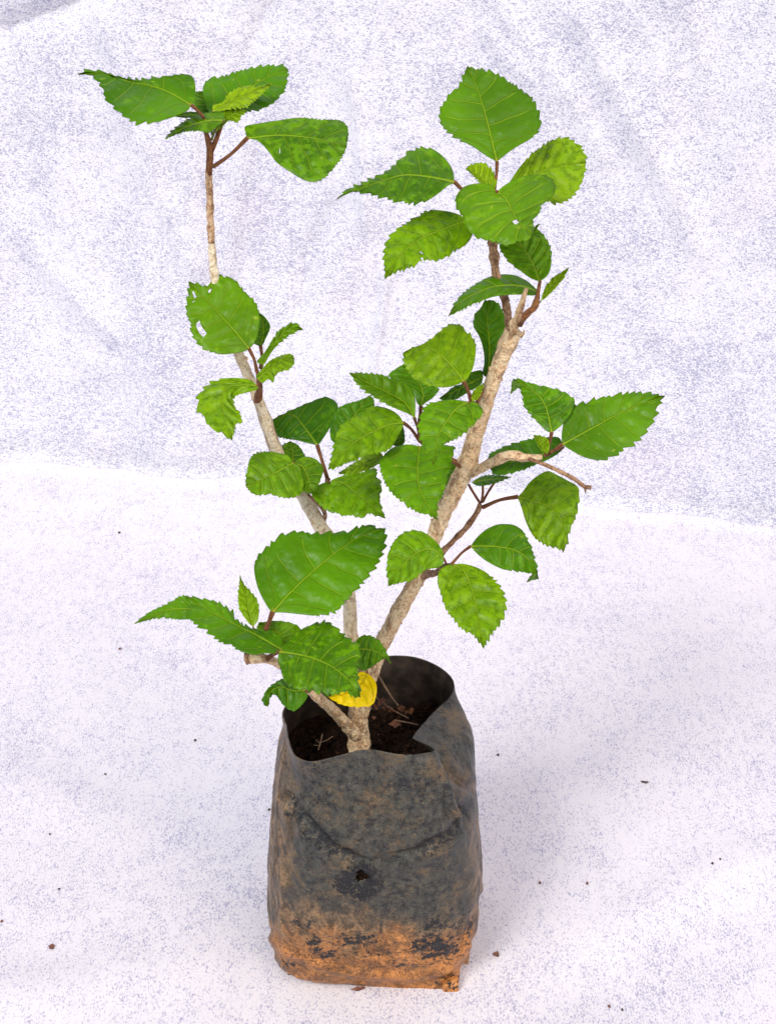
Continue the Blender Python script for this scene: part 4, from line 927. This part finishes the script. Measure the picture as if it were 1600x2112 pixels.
# backdrop: lies under the far edge, sweeps up and hangs
WY = .725; RC = .015
def backprof(s, WY):      # s metres along the sheet
    a = .35
    if s < a: return (WY - RC - a + s, -.003)
    s -= a; q = RC * math.pi / 2
    if s < q: t = s / RC; return (WY - RC + RC * math.sin(t), -.003 + RC * (1 - math.cos(t)))
    return (WY, -.003 + RC + s - q)
vs, fs = [], []
NBX, NBY = 380, 330
folds = [([(395, 280), (400, 380), (412, 520), (420, 640)], .004, 15), ([(500, 290), (488, 400), (470, 560)], .0045, 22), ([(1190, 30), (1260, 180), (1330, 300), (1400, 420), (1440, 520)], .004, 22), ([(560, 0), (510, 130), (440, 300)], -.004, 20),
         ([(0, 62), (100, 25), (220, -20)], -.006, 26), ([(800, 560), (775, 720), (760, 820)], .003, 18), ([(1000, 60), (1060, 130), (1120, 200)], .003, 24), ([(40, 480), (160, 620), (240, 700)], .003, 30),
         ([(200, 20), (240, 120), (250, 260)], .003, 22), ([(1000, -20), (1090, 90), (1180, 210), (1240, 330)], .003, 16), ([(1400, -20), (1450, 120), (1470, 260)], .003, 16), ([(300, 290), (330, 420), (400, 560)], .003, 16), ([(720, 150), (745, 300), (750, 460)], .003, 16), ([(700, 420), (640, 520), (620, 640)], -.003, 26)]
for j in range(NBY + 1):
    for i in range(NBX + 1):
        x = 2.2 * warp(2 * i / NBX - 1)
        y, z = backprof(1.9 * j / NBY, edgeY(max(-.75, min(.75, x))) + .018)
        p = Vector((x, y, z)); px_, py_ = proj(p)
        up = sstep(0, .06, z)
        o_ = .006 * nz((x, z * .5, 0), 4, 31) + .0035 * nz((x * 1.3, z * .6, 1), 11, 32) + .0018 * nz((x, z, 2), 30, 33)
        if -100 < px_ < 1700 and -150 < py_ < 1000:
            for pl, h, w in folds:
                d_, _ = segdist(px_, py_, pl); o_ -= 2.0 * h * (.55 * math.exp(-(d_ / (w * .5)) ** 2) + .35 * math.exp(-(d_ / (w * 1.4)) ** 2))
        vs.append((x, y + o_ * up, z + (abs(nz((x, y, 0), 9, 35)) * .004 * (1 - up))))
for j in range(NBY):
    for i in range(NBX):
        a = j * (NBX + 1) + i; fs.append((a, a + 1, a + NBX + 2, a + NBX + 1))
me = bpy.data.meshes.new('backdrop_cloth'); me.from_pydata(vs, [], fs)
bc = link('backdrop_cloth', me, None, [M_BC]); tag(bc, 'white speckled non-woven cloth hanging behind the plant', kind='structure')
# unseen ground sheet added beneath the cloths to keep the light steady
me = bpy.data.meshes.new('ground'); me.from_pydata([(-6, -6, -.02), (6, -6, -.02), (6, 6, -.02), (-6, 6, -.02)], [], [(0, 1, 2, 3)])
g = link('ground', me, None, [simple_mat('concrete', (.30, .29, .27), (.40, .39, .36), .9, 6)], smooth=False); tag(g, 'plain concrete-coloured sheet added unseen under the cloths to keep the light steady', kind='structure')

# ------------------------------------------------------------------ crumbs on the cloth
CR = [(107, 1953, 6, 5, 'r', 'red-brown crumb on the cloth at the far left below the bag'), (246, 1098, 2.5, 4, 'd', 'dark sliver on the cloth near its far edge, left side'), (247, 1338, 3.5, 2.5, 'r', 'faint brown crumb on the cloth left of the curled leaf'),
      (402, 1527, 3, 3, 'd', 'black grain on the cloth left of the bag top'), (1027, 1557, 3, 4, 'd', 'black grain on the cloth just right of the bag top'), (1329, 1613, 7, 2.5, 'd', 'flat dark splinter lying far right of the bag'),
      (1113, 1821, 2.5, 2.5, 'r', 'small red grain right of the bag by the middle of its wall'), (1024, 1969, 6, 5, 'r', 'round red clay crumb right of the bag foot'), (1211, 1822, 3, 3, 'r', 'tiny brown grain further right than the red grain'),
      (1485, 1772, 2, 3.5, 'd', 'thin dark sliver near the right edge of the cloth'), (1469, 1781, 2.5, 2.5, 'd', 'dark grain beside the thin sliver near the right edge'), (1256, 2076, 3.5, 3, 'r', 'brown grain near the bottom of the cloth, right side'),
      (1283, 2083, 2.5, 2.5, 'd', 'dark grain near the bottom beside the brown grain'), (103, 1721, 2, 2, 'd', 'tiny black grain on the left of the cloth, below the middle'), (122, 1834, 3.5, 2, 'd', 'dark flake on the left, above the red-brown crumb'),
      (3, 1901, 2.5, 4, 'r', 'brown crumb at the left border of the cloth'), (555, 1670, 2.5, 2.5, 'd', 'dark grain touching the left wall of the bag'), (217, 1597, 3, 2, 'd', 'dark flake on the cloth left of the bag, level with its rim'),
      (738, 2040, 13, 4, 'r', 'ragged red clay lump under the front edge of the bag'), (600, 2009, 6, 3, 'r', 'small clay lump under the front left corner of the bag')]
for i, (a, b, w, h, c, lb) in enumerate(CR):
    p = PF(a, b, .004 if i < 18 else .0015); rg = random.Random(i + 90); bm = bmesh.new(); s = depth(p) / FPX
    bmesh.ops.create_icosphere(bm, subdivisions=2, radius=1)
    for v in bm.verts:
        f_ = 1 + .8 * noise.noise(v.co * 1.9 + Vector((i * 5, 0, 0))) + .5 * noise.noise(v.co * 4 + Vector((i * 5, 3, 0)))
        w, h = (w, h) if w > 5 else (min(w, 2.6), min(h, 2.6))
        v.co = Vector((v.co.x * w * s * f_, v.co.y * h * s * f_ * 1.3, v.co.z * min(w, h) * s * .6 * f_))
    me = bpy.data.meshes.new('crumb'); bm.to_mesh(me); bm.free()
    o = link('soil_crumb', me, None, [M_CRUMB if c == 'r' else M_DK], smooth=False, loc=p); o['drop'] = 1
    tag(o, lb, 'soil crumb', 'crumbs of soil scattered on the cloth')
# rest each crumb on the cloth surface
dg = bpy.context.evaluated_depsgraph_get()
for o in [o for o in C.objects if o.get('drop')]:
    del o['drop']
    hit, loc, *_ = gc.ray_cast(Vector((o.location.x, o.location.y, .1)), Vector((0, 0, -1)))
    if hit:
        # slide along the camera ray so it touches the cloth where the photograph shows it
        px_, py_ = proj(o.location); q = PF(px_, py_, loc.z + .0006); o.location = q
